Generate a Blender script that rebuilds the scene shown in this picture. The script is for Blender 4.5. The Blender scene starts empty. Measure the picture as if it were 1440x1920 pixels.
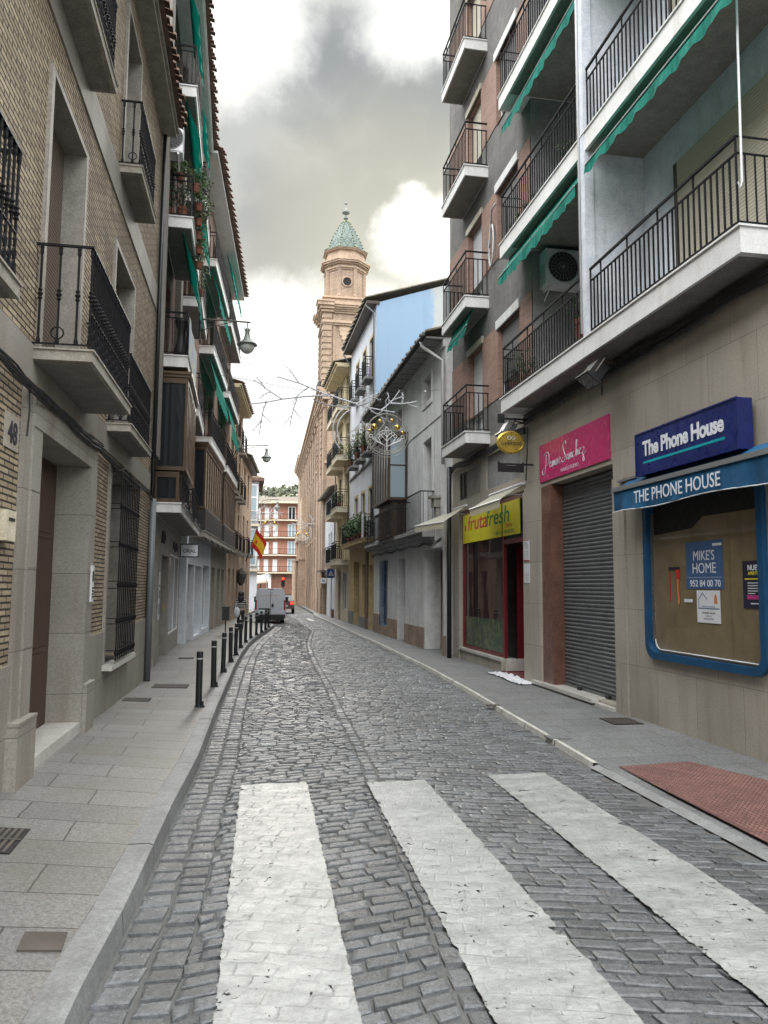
SKYB=3.4; EXPO=0.2
import bpy, math, random
from mathutils import Vector, Matrix, noise
random.seed(7)
S=1.25                      # design units -> metres, applied to every mesh and location at the end
SC=bpy.context.scene; COL=SC.collection
R=math.radians
# ------------------------------------------------------------------ mesh builder
class MB:
    def __init__(s): s.v=[]; s.f=[]; s.m=[]; s.cur=0
    def add(s,vs,fs):
        o=len(s.v); s.v+= [tuple(p) for p in vs]; s.f+=[tuple(i+o for i in f) for f in fs]; s.m+=[s.cur]*len(fs); return s
    def box(s,x0,x1,y0,y1,z0,z1):
        if x0>x1:x0,x1=x1,x0
        if y0>y1:y0,y1=y1,y0
        if z0>z1:z0,z1=z1,z0
        return s.add([(x0,y0,z0),(x1,y0,z0),(x1,y1,z0),(x0,y1,z0),(x0,y0,z1),(x1,y0,z1),(x1,y1,z1),(x0,y1,z1)],
              [(0,3,2,1),(4,5,6,7),(0,1,5,4),(1,2,6,5),(2,3,7,6),(3,0,4,7)])
    def quad(s,a,b,c,d): return s.add([a,b,c,d],[(0,1,2,3)])
    def prism(s,poly,a,b,ax='y'):   # poly in the two other axes, extruded along ax from a to b
        n=len(poly)
        def P(p,t): return {'x':(t,p[0],p[1]),'y':(p[0],t,p[1]),'z':(p[0],p[1],t)}[ax]
        vs=[P(p,a) for p in poly]+[P(p,b) for p in poly]
        fs=[tuple(range(n))[::-1],tuple(range(n,2*n))]+[(i,(i+1)%n,n+(i+1)%n,n+i) for i in range(n)]
        return s.add(vs,fs)
    def tube(s,pts,r,n=6,cap=True):
        pts=[Vector(p) for p in pts]; rs=r if isinstance(r,(list,tuple)) else [r]*len(pts)
        o=len(s.v); vs=[];fs=[]; up=None
        for i,p in enumerate(pts):
            d=(pts[min(i+1,len(pts)-1)]-pts[max(i-1,0)]).normalized()
            if up is None: up=Vector((0,0,1)) if abs(d.z)<.9 else Vector((1,0,0))
            a=d.cross(up).normalized(); b=a.cross(d).normalized(); up=b
            for k in range(n):
                t=2*math.pi*k/n; vs.append(p+(a*math.cos(t)+b*math.sin(t))*rs[i])
        for i in range(len(pts)-1):
            for k in range(n): fs.append((i*n+k,i*n+(k+1)%n,(i+1)*n+(k+1)%n,(i+1)*n+k))
        if cap: fs+=[tuple(range(n)),tuple(range((len(pts)-1)*n,len(pts)*n))[::-1]]
        return s.add(vs,fs)
    def lathe(s,prof,x,y,z=0,n=8,ph=0,sx=1,sy=1):
        vs=[];fs=[]
        for r,h in prof:
            for k in range(n):
                t=2*math.pi*k/n+ph; vs.append((x+r*sx*math.cos(t),y+r*sy*math.sin(t),z+h))
        for i in range(len(prof)-1):
            for k in range(n): fs.append((i*n+k,i*n+(k+1)%n,(i+1)*n+(k+1)%n,(i+1)*n+k))
        fs+=[tuple(range(n))[::-1],tuple(range((len(prof)-1)*n,len(prof)*n))]
        return s.add(vs,fs)
    def sphere(s,c,r,n=8,m=6,sx=1,sy=1,sz=1):
        prof=[(max(.001,r*math.sin(math.pi*i/m)),-r*sz*math.cos(math.pi*i/m)) for i in range(m+1)]
        return s.lathe(prof,c[0],c[1],c[2],n,0,sx,sy)
    def ring(s,c,r,t,plane='xz',n=20,a0=0,a1=360,k=5):
        pts=[]
        for i in range(n+1):
            a=R(a0+(a1-a0)*i/n); u,v=r*math.cos(a),r*math.sin(a)
            pts.append((c[0]+u,c[1],c[2]+v) if plane=='xz' else ((c[0],c[1]+u,c[2]+v) if plane=='yz' else (c[0]+u,c[1]+v,c[2])))
        return s.tube(pts,t,k,cap=(a1-a0)<360)
    def grid(s,fn,nu,nv):
        vs=[fn(i/nu,j/nv) for i in range(nu+1) for j in range(nv+1)]
        return s.add(vs,[(i*(nv+1)+j,(i+1)*(nv+1)+j,(i+1)*(nv+1)+j+1,i*(nv+1)+j+1) for i in range(nu) for j in range(nv)])
    def mesh(s,name):
        me=bpy.data.meshes.new(name); me.from_pydata(s.v,[],s.f); me.update(); return me
def tag(o,label=None,cat=None,group=None,kind=None):
    if label: o['label']=label
    if cat: o['category']=cat
    if group: o['group']=group
    if kind: o['kind']=kind
    return o
def obj(name,mb,mat,parent=None,smooth=False,recalc=True):
    me=mb.mesh(name)
    mats=mat if isinstance(mat,(list,tuple)) else [mat]
    for m in mats: me.materials.append(m)
    if len(mats)>1: me.polygons.foreach_set('material_index',mb.m)
    if recalc:
        import bmesh
        bm=bmesh.new(); bm.from_mesh(me); bmesh.ops.recalc_face_normals(bm,faces=bm.faces); bm.to_mesh(me); bm.free()
    if smooth: me.polygons.foreach_set('use_smooth',[True]*len(me.polygons))
    o=bpy.data.objects.new(name,me); COL.objects.link(o)
    if parent: o.parent=parent
    return o
def thing(name,label,cat,loc=(0,0,0),rz=0,group=None):
    o=bpy.data.objects.new(name,None); COL.objects.link(o); o.location=loc; o.rotation_euler=(0,0,rz)
    o.empty_display_size=.2
    return tag(o,label,cat,group)
def copy_tree(o,parent=None):
    c=o.copy(); COL.objects.link(c)
    if parent: c.parent=parent
    for ch in list(o.children): copy_tree(ch,c)
    return c
# ------------------------------------------------------------------ materials
MATS={}
class NT:
    def __init__(s,name):
        s.mat=bpy.data.materials.new(name); s.mat.use_nodes=True; s.t=s.mat.node_tree; s.n=s.t.nodes; s.l=s.t.links
        s.b=s.n['Principled BSDF']; s.tc=s.N('ShaderNodeTexCoord')
        s.P=s.tc.outputs['Object']
    def N(s,t,**k):
        n=s.n.new(t)
        for a,b in k.items():
            if a.startswith('i_'):
                key=a[2:].replace('_',' ')
                n.inputs[int(key) if key.isdigit() else key].default_value=b
            else: setattr(n,a,b)
        return n
    def L(s,a,b): s.l.new(a,b)
    def noise(s,scale,detail=4,rough=.55,vec=None,stretch=None,dist=0):
        n=s.N('ShaderNodeTexNoise'); n.inputs['Scale'].default_value=scale; n.inputs['Detail'].default_value=detail; n.inputs['Roughness'].default_value=rough; n.inputs['Distortion'].default_value=dist
        v=vec or s.P
        if stretch:
            m=s.N('ShaderNodeMapping'); m.inputs['Scale'].default_value=stretch; s.L(v,m.inputs['Vector']); v=m.outputs[0]
        s.L(v,n.inputs['Vector']); return n.outputs['Fac']
    def ramp(s,f,stops):
        r=s.N('ShaderNodeValToRGB'); e=r.color_ramp.elements
        while len(e)<len(stops): e.new(.5)
        for k,(p,c) in enumerate(stops):
            e[k].position=p; e[k].color=(c,c,c,1) if not isinstance(c,tuple) else (*c,1)
        s.L(f,r.inputs[0]); return r.outputs[0]
    def math(s,op,a,b=None,c=False):
        m=s.N('ShaderNodeMath',operation=op,use_clamp=c)
        for i,x in enumerate((a,b)):
            if x is None: continue
            if isinstance(x,(int,float)): m.inputs[i].default_value=x
            else: s.L(x,m.inputs[i])
        return m.outputs[0]
    def mix(s,f,a,b,mode='MIX'):
        m=s.N('ShaderNodeMix',data_type='RGBA',blend_type=mode)
        for i,x in ((0,f),(6,a),(7,b)):
            if isinstance(x,(int,float)): m.inputs[i].default_value=x if i==0 else (x,x,x,1)
            elif isinstance(x,tuple): m.inputs[i].default_value=(*x,1)
            else: s.L(x,m.inputs[i])
        return m.outputs[2]
    def bump(s,h,strength=.3,dist=.01,prev=None):
        b=s.N('ShaderNodeBump'); b.inputs['Strength'].default_value=strength; b.inputs['Distance'].default_value=dist
        s.L(h,b.inputs['Height'])
        if prev: s.L(prev,b.inputs['Normal'])
        return b.outputs[0]
    def wallvec(s):     # (x+y, z, 0) so that both street faces and end faces of a wall carry the pattern
        x=s.N('ShaderNodeSeparateXYZ'); s.L(s.P,x.inputs[0]); c=s.N('ShaderNodeCombineXYZ')
        s.L(s.math('ADD',x.outputs[0],x.outputs[1]),c.inputs[0]); s.L(x.outputs[2],c.inputs[1]); return c.outputs[0]
    def out(s,col,rough=.8,normal=None,**k):
        if isinstance(col,tuple): s.b.inputs['Base Color'].default_value=(*col,1)
        else: s.L(col,s.b.inputs['Base Color'])
        if isinstance(rough,(int,float)): s.b.inputs['Roughness'].default_value=rough
        else: s.L(rough,s.b.inputs['Roughness'])
        if normal: s.L(normal,s.b.inputs['Normal'])
        for a,b in k.items(): s.b.inputs[a.replace('_',' ')].default_value=b
        return s.mat
def weathered(t,base,var=.14,scale=1.3,streak=.25,stain=(.10,.085,.065)):
    a=t.noise(scale,6,.6); c=t.mix(t.ramp(a,[(.3,0.),(.7,1.)]),tuple(x*(1-var) for x in base),tuple(min(1,x*(1+var)) for x in base))
    c=t.mix(.4,c,t.ramp(t.noise(38,5,.75),[(.32,.15),(.68,.85)]),'OVERLAY'); c=t.mix(.3,c,t.ramp(t.noise(5,6,.7),[(.34,.2),(.66,.8)]),'OVERLAY')
    if streak:
        g=t.ramp(t.noise(1.,6,.65,stretch=(3.5,3.5,.35)),[(.52,0.),(.78,1.)]); c=t.mix(t.math('MULTIPLY',g,streak),c,stain)
    return c
def plaster(name,base,var=.1,streak=.25,rough=.85,bump=.15,bs=30,stain=(.10,.085,.065)):
    t=NT(name); c=weathered(t,base,var,1.3,streak,stain); return t.out(c,rough,t.bump(t.noise(bs,5,.65),bump,.01))
def paint(name,base,rough=.45,metallic=0.,var=.12,spec=.5,bump=.05,coat=0):
    t=NT(name); c=t.mix(t.ramp(t.noise(4,5),[(.35,0.),(.7,1.)]),tuple(x*(1-var) for x in base),tuple(x*(1+var) for x in base))
    r=t.ramp(t.noise(9,4),[(.3,max(.02,rough-.08)),(.7,min(1,rough+.1))])
    return t.out(c,r,t.bump(t.noise(60,3),bump,.003),Metallic=metallic,Specular_IOR_Level=spec,Coat_Weight=coat)
def bricks(name,c1,c2,mortar,w,h,mw=.006,rough=.85,offset=.5,bump=.6,var=1.,streak=.25,horiz=False,squash=1.,mbump=.008,grain=.3,stain=(.07,.055,.04)):
    t=NT(name); b=t.N('ShaderNodeTexBrick'); b.offset=offset; b.squash=squash
    b.inputs['Scale'].default_value=1; b.inputs['Brick Width'].default_value=w; b.inputs['Row Height'].default_value=h
    b.inputs['Mortar Size'].default_value=mw; b.inputs['Mortar Smooth'].default_value=.25
    b.inputs['Color1'].default_value=(*c1,1); b.inputs['Color2'].default_value=(*c2,1); b.inputs['Mortar'].default_value=(*mortar,1)
    v=t.P if horiz else t.wallvec()
    wv=t.N('ShaderNodeVectorMath',operation='SCALE'); nn=t.N('ShaderNodeTexNoise'); nn.inputs['Scale'].default_value=2.2; nn.inputs['Detail'].default_value=6; t.L(t.P,nn.inputs[0]); t.L(nn.outputs['Color'],wv.inputs[0]); wv.inputs['Scale'].default_value=mbump
    ad=t.N('ShaderNodeVectorMath',operation='ADD'); t.L(v,ad.inputs[0]); t.L(wv.outputs[0],ad.inputs[1]); t.L(ad.outputs[0],b.inputs['Vector'])
    c=t.mix(grain,b.outputs['Color'],t.ramp(t.noise(48,5,.75),[(.33,.1),(.67,.9)]),'OVERLAY')
    c=t.mix(.3,c,t.ramp(t.noise(.8,5),[(.3,.3),(.7,.72)]),'OVERLAY')
    if streak:
        g=t.ramp(t.noise(1.1,6,.65,stretch=(3,3,.4) if not horiz else None),[(.5,0.),(.8,1.)]); c=t.mix(t.math('MULTIPLY',g,streak),c,stain)
    if horiz:
        sp=t.ramp(t.noise(16,4,.6),[(.64,0.),(.70,1.)]); c=t.mix(t.math('MULTIPLY',sp,.45),c,(.05,.048,.043)); s2=t.ramp(t.noise(1.7,7,.7,dist=1.5),[(.49,0.),(.5,1.),(.51,0.)]); c=t.mix(t.math('MULTIPLY',s2,.4),c,(.05,.045,.04))
    hgt=t.math('SUBTRACT',t.math('MULTIPLY',t.noise(35,5,.7),.35),b.outputs['Fac'])
    return t.out(c,rough,t.bump(hgt,bump,.012))
def glass(name,tint=(.02,.025,.03),rough=.04,curtain=None):
    t=NT(name); c=tint
    if curtain:
        w=t.N('ShaderNodeTexWave'); w.inputs['Scale'].default_value=6; w.inputs['Distortion'].default_value=3; t.L(t.P,w.inputs[0]); c=t.mix(w.outputs['Fac'],tuple(x*.7 for x in curtain),curtain)
    return t.out(c,rough,t.bump(t.noise(.9,2),.06,.05),Specular_IOR_Level=.7)
def leafmat(name,base):
    t=NT(name); g=t.N('ShaderNodeNewGeometry'); c=t.mix(g.outputs['Random Per Island'],tuple(x*.45 for x in base),tuple(x*1.6 for x in base))
    return t.out(c,.6,None,Specular_IOR_Level=.3)
def slats(name,base,pitch,rough=.5,metallic=0.,axis=2):
    t=NT(name); x=t.N('ShaderNodeSeparateXYZ'); t.L(t.P,x.inputs[0]); h=t.math('PINGPONG',x.outputs[axis],pitch/2); h=t.math('DIVIDE',h,pitch/2)
    c=t.mix(t.ramp(h,[(0.,0.),(.22,1.)]),tuple(v*.35 for v in base),base); c=t.mix(t.noise(3,4),c,tuple(v*.8 for v in base))
    return t.out(c,rough,t.bump(h,.6,pitch*.3),Metallic=metallic)
# walls
M={}
M['brick_tan']=bricks('tan_brick',(.43,.35,.24),(.25,.195,.13),(.03,.024,.018),.25,.056,.0095,streak=.35,bump=1.,var=1,grain=.4)
M['brick_red']=bricks('red_brick',(.34,.205,.155),(.265,.155,.12),(.27,.23,.20),.25,.062,.007,streak=.12)
M['brick_muted']=bricks('muted_brown_brick',(.22,.135,.10),(.17,.105,.08),(.16,.135,.115),.25,.062,.007,streak=.2)
M['brick_dark']=bricks('brown_brick',(.18,.085,.06),(.12,.06,.045),(.12,.10,.09),.24,.065,.007)
M['brick_church']=bricks('church_brick',(.42,.305,.22),(.30,.205,.145),(.36,.285,.22),.32,.085,.012,streak=.7,stain=(.15,.12,.085),grain=.6)
M['stone_grey']=plaster('grey_limestone',(.27,.25,.22),.12,.35,.6,.08,stain=(.17,.13,.09))
M['stone_slab']=bricks('limestone_cladding',(.40,.365,.305),(.36,.325,.27),(.14,.12,.10),.98,.84,.0035,rough=.5,streak=.55,bump=.25,mbump=.0,stain=(.16,.125,.085))
M['stone_block']=bricks('grey_stone_blocks',(.29,.27,.235),(.25,.23,.20),(.11,.095,.08),9.,.71,.004,rough=.6,streak=.6,bump=.2,mbump=0,stain=(.14,.095,.06))
M['church_stone']=plaster('church_stone',(.42,.31,.225),.2,.6,.85,.3,20,(.26,.20,.15))
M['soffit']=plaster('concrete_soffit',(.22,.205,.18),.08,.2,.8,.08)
M['slab_edge']=plaster('balcony_concrete_edge',(.32,.295,.25),.15,.6,.8,.12,stain=(.13,.11,.08))
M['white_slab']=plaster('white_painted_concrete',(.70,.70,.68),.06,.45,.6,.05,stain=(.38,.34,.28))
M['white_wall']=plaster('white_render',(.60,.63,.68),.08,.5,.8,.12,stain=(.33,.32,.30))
M['old_white']=plaster('old_limewashed_render',(.66,.665,.66),.12,.55,.85,.35,14,(.27,.26,.24))
M['blue_gable']=None
M['ochre']=plaster('ochre_render',(.47,.36,.19),.12,.25,.8,.12,stain=(.30,.22,.12))
M['yellow']=plaster('pale_yellow_render',(.60,.52,.34),.09,.25,.8,.12,stain=(.36,.29,.17))
M['cream']=plaster('cream_render',(.58,.52,.40),.08,.35,.8,.15,stain=(.28,.23,.17))
M['rough_grey']=plaster('grey_roughcast',(.16,.155,.145),.22,.35,.95,1.,26,(.08,.075,.065))
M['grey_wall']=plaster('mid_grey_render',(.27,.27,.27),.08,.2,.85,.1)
M['orange']=plaster('orange_brick_far',(.34,.165,.11),.1,.2,.85,.1,stain=(.35,.19,.12))
M['brown_marble']=plaster('reddish_brown_marble',(.17,.085,.06),.25,.0,.2,.02)
M['wainscot']=plaster('stained_stone_base',(.30,.22,.165),.3,.55,.75,.3,15,(.10,.075,.06))
M['grey_base']=plaster('grey_cement_base',(.20,.20,.19),.12,.3,.85,.2)
M['marble']=plaster('pale_marble_step',(.55,.54,.50),.08,.15,.3,.02)
M['wood']=None
M['iron']=paint('black_iron',(.010,.010,.012),.5,.1,.2,spec=.25)
M['iron_rail']=paint('dark_grey_rail',(.008,.008,.010),.55,.0,.2,spec=.15)
M['dark']=paint('dark_interior',(.012,.011,.010),.8)
M['brown_alu']=paint('brown_aluminium',(.085,.058,.035),.35,.5,.15)
M['white_alu']=paint('white_aluminium',(.72,.73,.74),.35,0,.05)
M['grey_alu']=paint('grey_aluminium',(.32,.33,.34),.35,.5,.08)
M['brown_wood']=paint('brown_varnished_wood',(.10,.045,.022),.4,0,.3)
M['dark_wood']=paint('dark_brown_wood',(.045,.027,.018),.45,0,.3)
M['red_frame']=paint('dark_red_frame',(.14,.012,.018),.35,0,.1)
M['green_fabric']=None
t=NT('cream_awning_cloth'); t.out((.74,.71,.60),.9); tr=t.N('ShaderNodeBsdfTranslucent'); tr.inputs[0].default_value=(.8,.76,.62,1); ms=t.N('ShaderNodeMixShader'); ms.inputs[0].default_value=.5; t.L(t.b.outputs[0],ms.inputs[1]); t.L(tr.outputs[0],ms.inputs[2]); t.L(ms.outputs[0],t.n['Material Output'].inputs[0]); M['cream_fabric']=t.mat
M['blue_frame']=paint('blue_painted_frame',(.006,.065,.155),.4,0,.12)
M['sign_blue']=paint('blue_sign_plastic',(.010,.020,.125),.3,0,.2)
M['teal']=paint('teal_line',(.0,.33,.40),.4)
M['sign_white']=paint('white_lettering',(.72,.75,.80),.5,0,.04)
M['ornament']=paint('ornament_wire',(.36,.35,.31),.4,.5,.1)
M['pink']=paint('pink_sign_panel',(.55,.035,.16),.22,0,.05)
M['sign_yellow']=paint('yellow_banner',(.72,.66,.03),.5,0,.05)
M['sign_red']=paint('red_lettering',(.55,.05,.02),.5)
M['sign_green']=paint('green_lettering',(.03,.20,.05),.5)
M['gold']=paint('gold_sheet',(.60,.42,.08),.3,.6,.1)
M['gold_ball']=paint('gold_bauble',(.75,.52,.12),.12,1.,.03)
M['silver']=paint('silver_garland',(.62,.63,.66),.6,.2,.12)
M['white_cord']=paint('white_light_rope',(.78,.78,.76),.5)
M['black_paint']=paint('black_paint',(.012,.014,.015),.35,.0,.2)
M['reflector']=paint('grey_reflective_band',(.35,.36,.36),.4)
M['lamp_metal']=paint('grey_green_lamp_metal',(.20,.215,.20),.45,.3,.1)
M['frosted']=paint('frosted_glass',(.62,.63,.58),.35)
M['glass']=glass('window_glass')
M['shop_glass']=glass('shop_window_glass',(.045,.028,.03),.02)
M['curtain_glass']=glass('curtained_glass',(.3,.3,.3),.06,(.42,.44,.44))
M['pale_glass']=glass('pale_blue_glass',(.30,.38,.42),.08)
M['shutter_cream']=slats('cream_roller_blind',(.52,.48,.38),.05)
M['shutter_white']=slats('white_roller_blind',(.62,.63,.64),.05)
M['shutter_grey']=slats('grey_roller_blind',(.20,.20,.20),.05)
M['shutter_green']=slats('green_louvre',(.03,.07,.05),.06)
M['shutter_brown']=slats('brown_roller_blind',(.13,.10,.075),.045)
M['steel_shutter']=paint('grey_steel_shutter',(.16,.168,.175),.42,.35,.12)
M['terracotta']=paint('terracotta',(.20,.075,.045),.8,0,.15)
M['tile']=None
M['dark_tile']=paint('aged_roof_tile',(.16,.10,.075),.9,0,.4)
M['pvc_grey']=paint('grey_drainpipe',(.13,.145,.155),.5,0,.1)
M['pvc_light']=paint('light_drainpipe',(.48,.48,.47),.5,0,.1)
M['cable']=paint('black_cable',(.02,.02,.022),.6)
M['leaf']=leafmat('plant_leaves',(.055,.10,.028)); M['leaf_dark']=leafmat('dark_plant_leaves',(.03,.062,.022)); M['leaf_pale']=leafmat('olive_leaves',(.10,.13,.05))
M['scrub']=leafmat('hill_scrub_leaves',(.085,.095,.062))
M['stem']=paint('plant_stem',(.09,.07,.04),.8)
M['paper']=paint('white_paper',(.68,.69,.72),.7,0,.03)
M['black_ink']=paint('black_ink',(.02,.02,.03),.6)
M['poster_blue']=paint('poster_blue',(.05,.11,.24),.5,0,.08)
M['poster_dark']=paint('poster_navy',(.02,.018,.04),.4)
M['poster_pink']=paint('poster_magenta',(.50,.05,.22),.5)
M['orange_ink']=paint('orange_ink',(.65,.22,.06),.6)
M['skin']=paint('skin',(.45,.27,.19),.6)
M['hair']=paint('dark_hair',(.012,.009,.008),.5,0,.3)
M['trouser']=paint('dark_trousers',(.02,.02,.025),.85)
M['bag']=paint('pale_grey_bag',(.50,.52,.54),.6)
M['van_paint']=paint('silver_white_van_paint',(.50,.53,.57),.3,.1,.06,coat=.5)
M['rubber']=paint('black_rubber',(.015,.015,.016),.8)
M['plastic_black']=paint('black_plastic',(.02,.02,.022),.55)
M['red_lens']=paint('red_lamp_lens',(.35,.01,.01),.15)
M['car_dark']=paint('dark_red_car_paint',(.05,.008,.01),.2,.3,.1,coat=1)
M['car_white']=paint('white_car_paint',(.65,.66,.68),.25,0,.05,coat=.6)
M['flag_red']=paint('flag_red_cloth',(.55,.02,.015),.8); M['flag_yellow']=paint('flag_yellow_cloth',(.80,.50,.02),.8)
M['sky_blue_sign']=paint('blue_traffic_sign',(.015,.06,.26),.4)
M['rust']=paint('rusty_iron',(.10,.085,.075),.7,.3,.3)
M['kraft']=None
def emis(name,col,st):
    t=NT(name); t.out((.02,.0,.0),.3); t.b.inputs['Emission Color'].default_value=(*col,1); t.b.inputs['Emission Strength'].default_value=st; return t.mat
M['red_glow']=emis('lit_red_lamp',(1,.03,.01),4.)
# green awning cloth with slight translucency
t=NT('green_awning_cloth'); c=t.mix(t.ramp(t.noise(2.5,5,.6,stretch=(1,4,.6)),[(.3,0.),(.7,1.)]),(.0,.15,.11),(.006,.33,.24)); t.out(c,.8,t.bump(t.noise(5,5,.65,stretch=(1,5,.5)),.9,.04))
tr=t.N('ShaderNodeBsdfTranslucent'); t.L(c,tr.inputs[0]); ms=t.N('ShaderNodeMixShader'); ms.inputs[0].default_value=.35; t.L(t.b.outputs[0],ms.inputs[1]); t.L(tr.outputs[0],ms.inputs[2]); t.L(ms.outputs[0],t.n['Material Output'].inputs[0]); M['green_fabric']=t.mat
t=NT('blue_awning_cloth'); c=t.mix(t.ramp(t.noise(1.6,5,.6,stretch=(1,1,1)),[(.3,0.),(.7,1.)]),(.003,.045,.12),(.01,.13,.28)); M['blue_fabric']=t.out(c,.75,t.bump(t.noise(3,4,.6,stretch=(1,3,1)),.6,.03))
# varnished door wood: vertical grain
t=NT('dark_varnished_door_wood'); g=t.noise(3,6,.6,stretch=(9,9,.5)); c=t.mix(g,(.014,.006,.004),(.085,.032,.014)); M['wood']=t.out(c,.38,t.bump(g,.3,.004))
# blue gable render, blue paint worn to pale grey towards its far edge in a ragged outline
t=NT('blue_painted_gable_render'); x=t.N('ShaderNodeSeparateXYZ'); t.L(t.P,x.inputs[0])
e=t.math('ADD',t.math('MULTIPLY',t.math('SUBTRACT',t.noise(1.3,7,.7),.5),1.2),x.outputs[0])
c=t.mix(t.ramp(t.math('SUBTRACT',e,2.4),[(.0,0.),(.25,1.)]),(.235,.345,.47),(.40,.42,.41)); g=t.ramp(t.noise(1.,6,.65,stretch=(2.5,2.5,.35)),[(.5,0.),(.85,1.)]); c=t.mix(t.math('MULTIPLY',g,.55),c,(.16,.22,.27))
M['blue_gable']=t.out(c,.85,t.bump(t.noise(25,5),.15,.01))
# kraft paper behind the empty shop window, with glossy glass over it
t=NT('brown_paper_behind_glass'); a=t.noise(2.2,6,.65); c=t.mix(t.ramp(a,[(.3,0.),(.7,1.)]),(.15,.115,.065),(.245,.195,.115)); g=t.ramp(t.noise(1.4,7,.7,stretch=(1,3,.8)),[(.5,0.),(.75,1.)]); c=t.mix(t.math('MULTIPLY',g,.35),c,(.20,.17,.115)); f=t.ramp(t.noise(1.2,5,.6,stretch=(1,4,.25)),[(.62,0.),(.66,1.),(.7,0.)]); c=t.mix(t.math('MULTIPLY',f,.35),c,(.04,.03,.02))
M['kraft']=t.out(c,.4,t.bump(a,.12,.02),Specular_IOR_Level=.25,Coat_Weight=1.,Coat_Roughness=.02)
# church roof and tower tiles: diamonds of green and white glaze
t=NT('green_and_white_glazed_tiles'); x=t.N('ShaderNodeSeparateXYZ'); t.L(t.P,x.inputs[0])
an=t.math('ARCTAN2',x.outputs[0],x.outputs[1]); u=t.math('MULTIPLY',an,8/math.pi*1.0); v=t.math('MULTIPLY',x.outputs[2],1.05)
p=t.math('PINGPONG',u,.5); q=t.math('PINGPONG',v,.5); d=t.math('ADD',p,q); rg=t.math('PINGPONG',d,.25)
c=t.mix(t.ramp(rg,[(.11,0.),(.13,1.),(.2,1.),(.22,0.)]),(.008,.034,.02),(.13,.175,.145)); c=t.mix(t.ramp(t.noise(5,5,.7),[(.52,0.),(.66,.8)]),c,t.mix(t.noise(9,3),(.012,.04,.03),(.09,.13,.10))); M['tower_tile']=t.out(c,.3,t.bump(t.noise(9,4),.4,.05))
M['church_roof']=plaster('green_grey_roof_tile',(.22,.26,.16),.2,.3,.8,.5)
def rooftile(name,base):
    t=NT(name); c=t.mix(t.ramp(t.noise(5,5,.7),[(.3,0.),(.7,1.)]),tuple(v*.5 for v in base),tuple(v*1.35 for v in base)); return t.out(c,.9,t.bump(t.noise(20,4),.4,.02))
M['tile']=rooftile('clay_roof_tile',(.15,.095,.07)); M['tile_grey']=rooftile('lichened_roof_tile',(.15,.13,.10))
# ------------------------------------------------------------------ the setting
def lerp(pts,y):
    if y<=pts[0][0]: (a,b),(c,d)=pts[0],pts[1]; return b+(d-b)*(y-a)/(c-a)
    for (a,b),(c,d) in zip(pts,pts[1:]):
        if y<=c: return b+(d-b)*(y-a)/(c-a)
    return pts[-1][1]
KL=[(0,-.62),(3.13,-.53),(3.93,-.47),(5.71,-.39),(7.14,-.3),(10,-.21),(14.8,-.02),(18,.14),(21.3,.37),(24,.66),(26.74,.99),(28.5,1.22),(30.2,1.42),(30.8,1.40),(31.4,1.0),(32.2,.3),(34,.12),(40,.35),(50,1.2),(75,1.9),(110,2.2)]
KR=[(0,3.08),(6.59,3.15),(9.08,3.31),(11.42,3.48),(14.82,3.66),(22,3.85),(29.6,3.93),(38.4,4.03),(45,4.3),(60,4.75),(80,5.1),(110,5.3)]
WL=[(-3,-1.68),(12.6,-1.41),(12.7,-1.47),(20,-1.3),(31,-.49),(37,.04),(50,1.1)]
xL=lambda y:lerp(KL,y); xR=lambda y:lerp(KR,y); xW=lambda y:lerp(WL,y)
seam=lambda y:xL(min(y,28))+lerp([(0,1.4),(6.3,1.43),(13,1.53),(28,1.5)],y)
def sett_mat(name,base):
    t=NT(name); g=t.N('ShaderNodeNewGeometry'); r=g.outputs['Random Per Island']
    c=t.mix(r,tuple(x*.66 for x in base),tuple(x*1.25 for x in base)); f=t.noise(30,7,.8); c=t.mix(.65,c,t.ramp(f,[(.34,.12),(.66,.88)]),'OVERLAY'); c=t.mix(.5,c,t.ramp(t.noise(.55,6,.7,stretch=(1.6,.5,1)),[(.35,.25),(.65,.75)]),'OVERLAY')
    c=t.mix(t.math('MULTIPLY',t.ramp(t.noise(1.1,5,.6),[(.45,0.),(.75,1.)]),.4),c,(.09,.085,.075))
    sp=t.ramp(t.noise(160,2,.5),[(.62,0.),(.72,1.)]); c=t.mix(t.math('MULTIPLY',sp,.4),c,(.33,.33,.33))
    n=t.bump(t.noise(8,7,.7,dist=.5),.55,.03); n=t.bump(t.noise(40,7,.8),.7,.006,n)
    return t.out(c,t.ramp(t.noise(14,4),[(.3,.21),(.75,.42)]),n,Specular_IOR_Level=.85)
M['sett']=sett_mat('granite_setts',(.112,.12,.128))
t=NT('dusty_sett_joints'); c=t.mix(t.noise(20,6,.7),(.075,.077,.075),(.15,.15,.145)); M['joint']=t.out(c,.8,t.bump(t.noise(60,6,.7),.7,.006))
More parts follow.
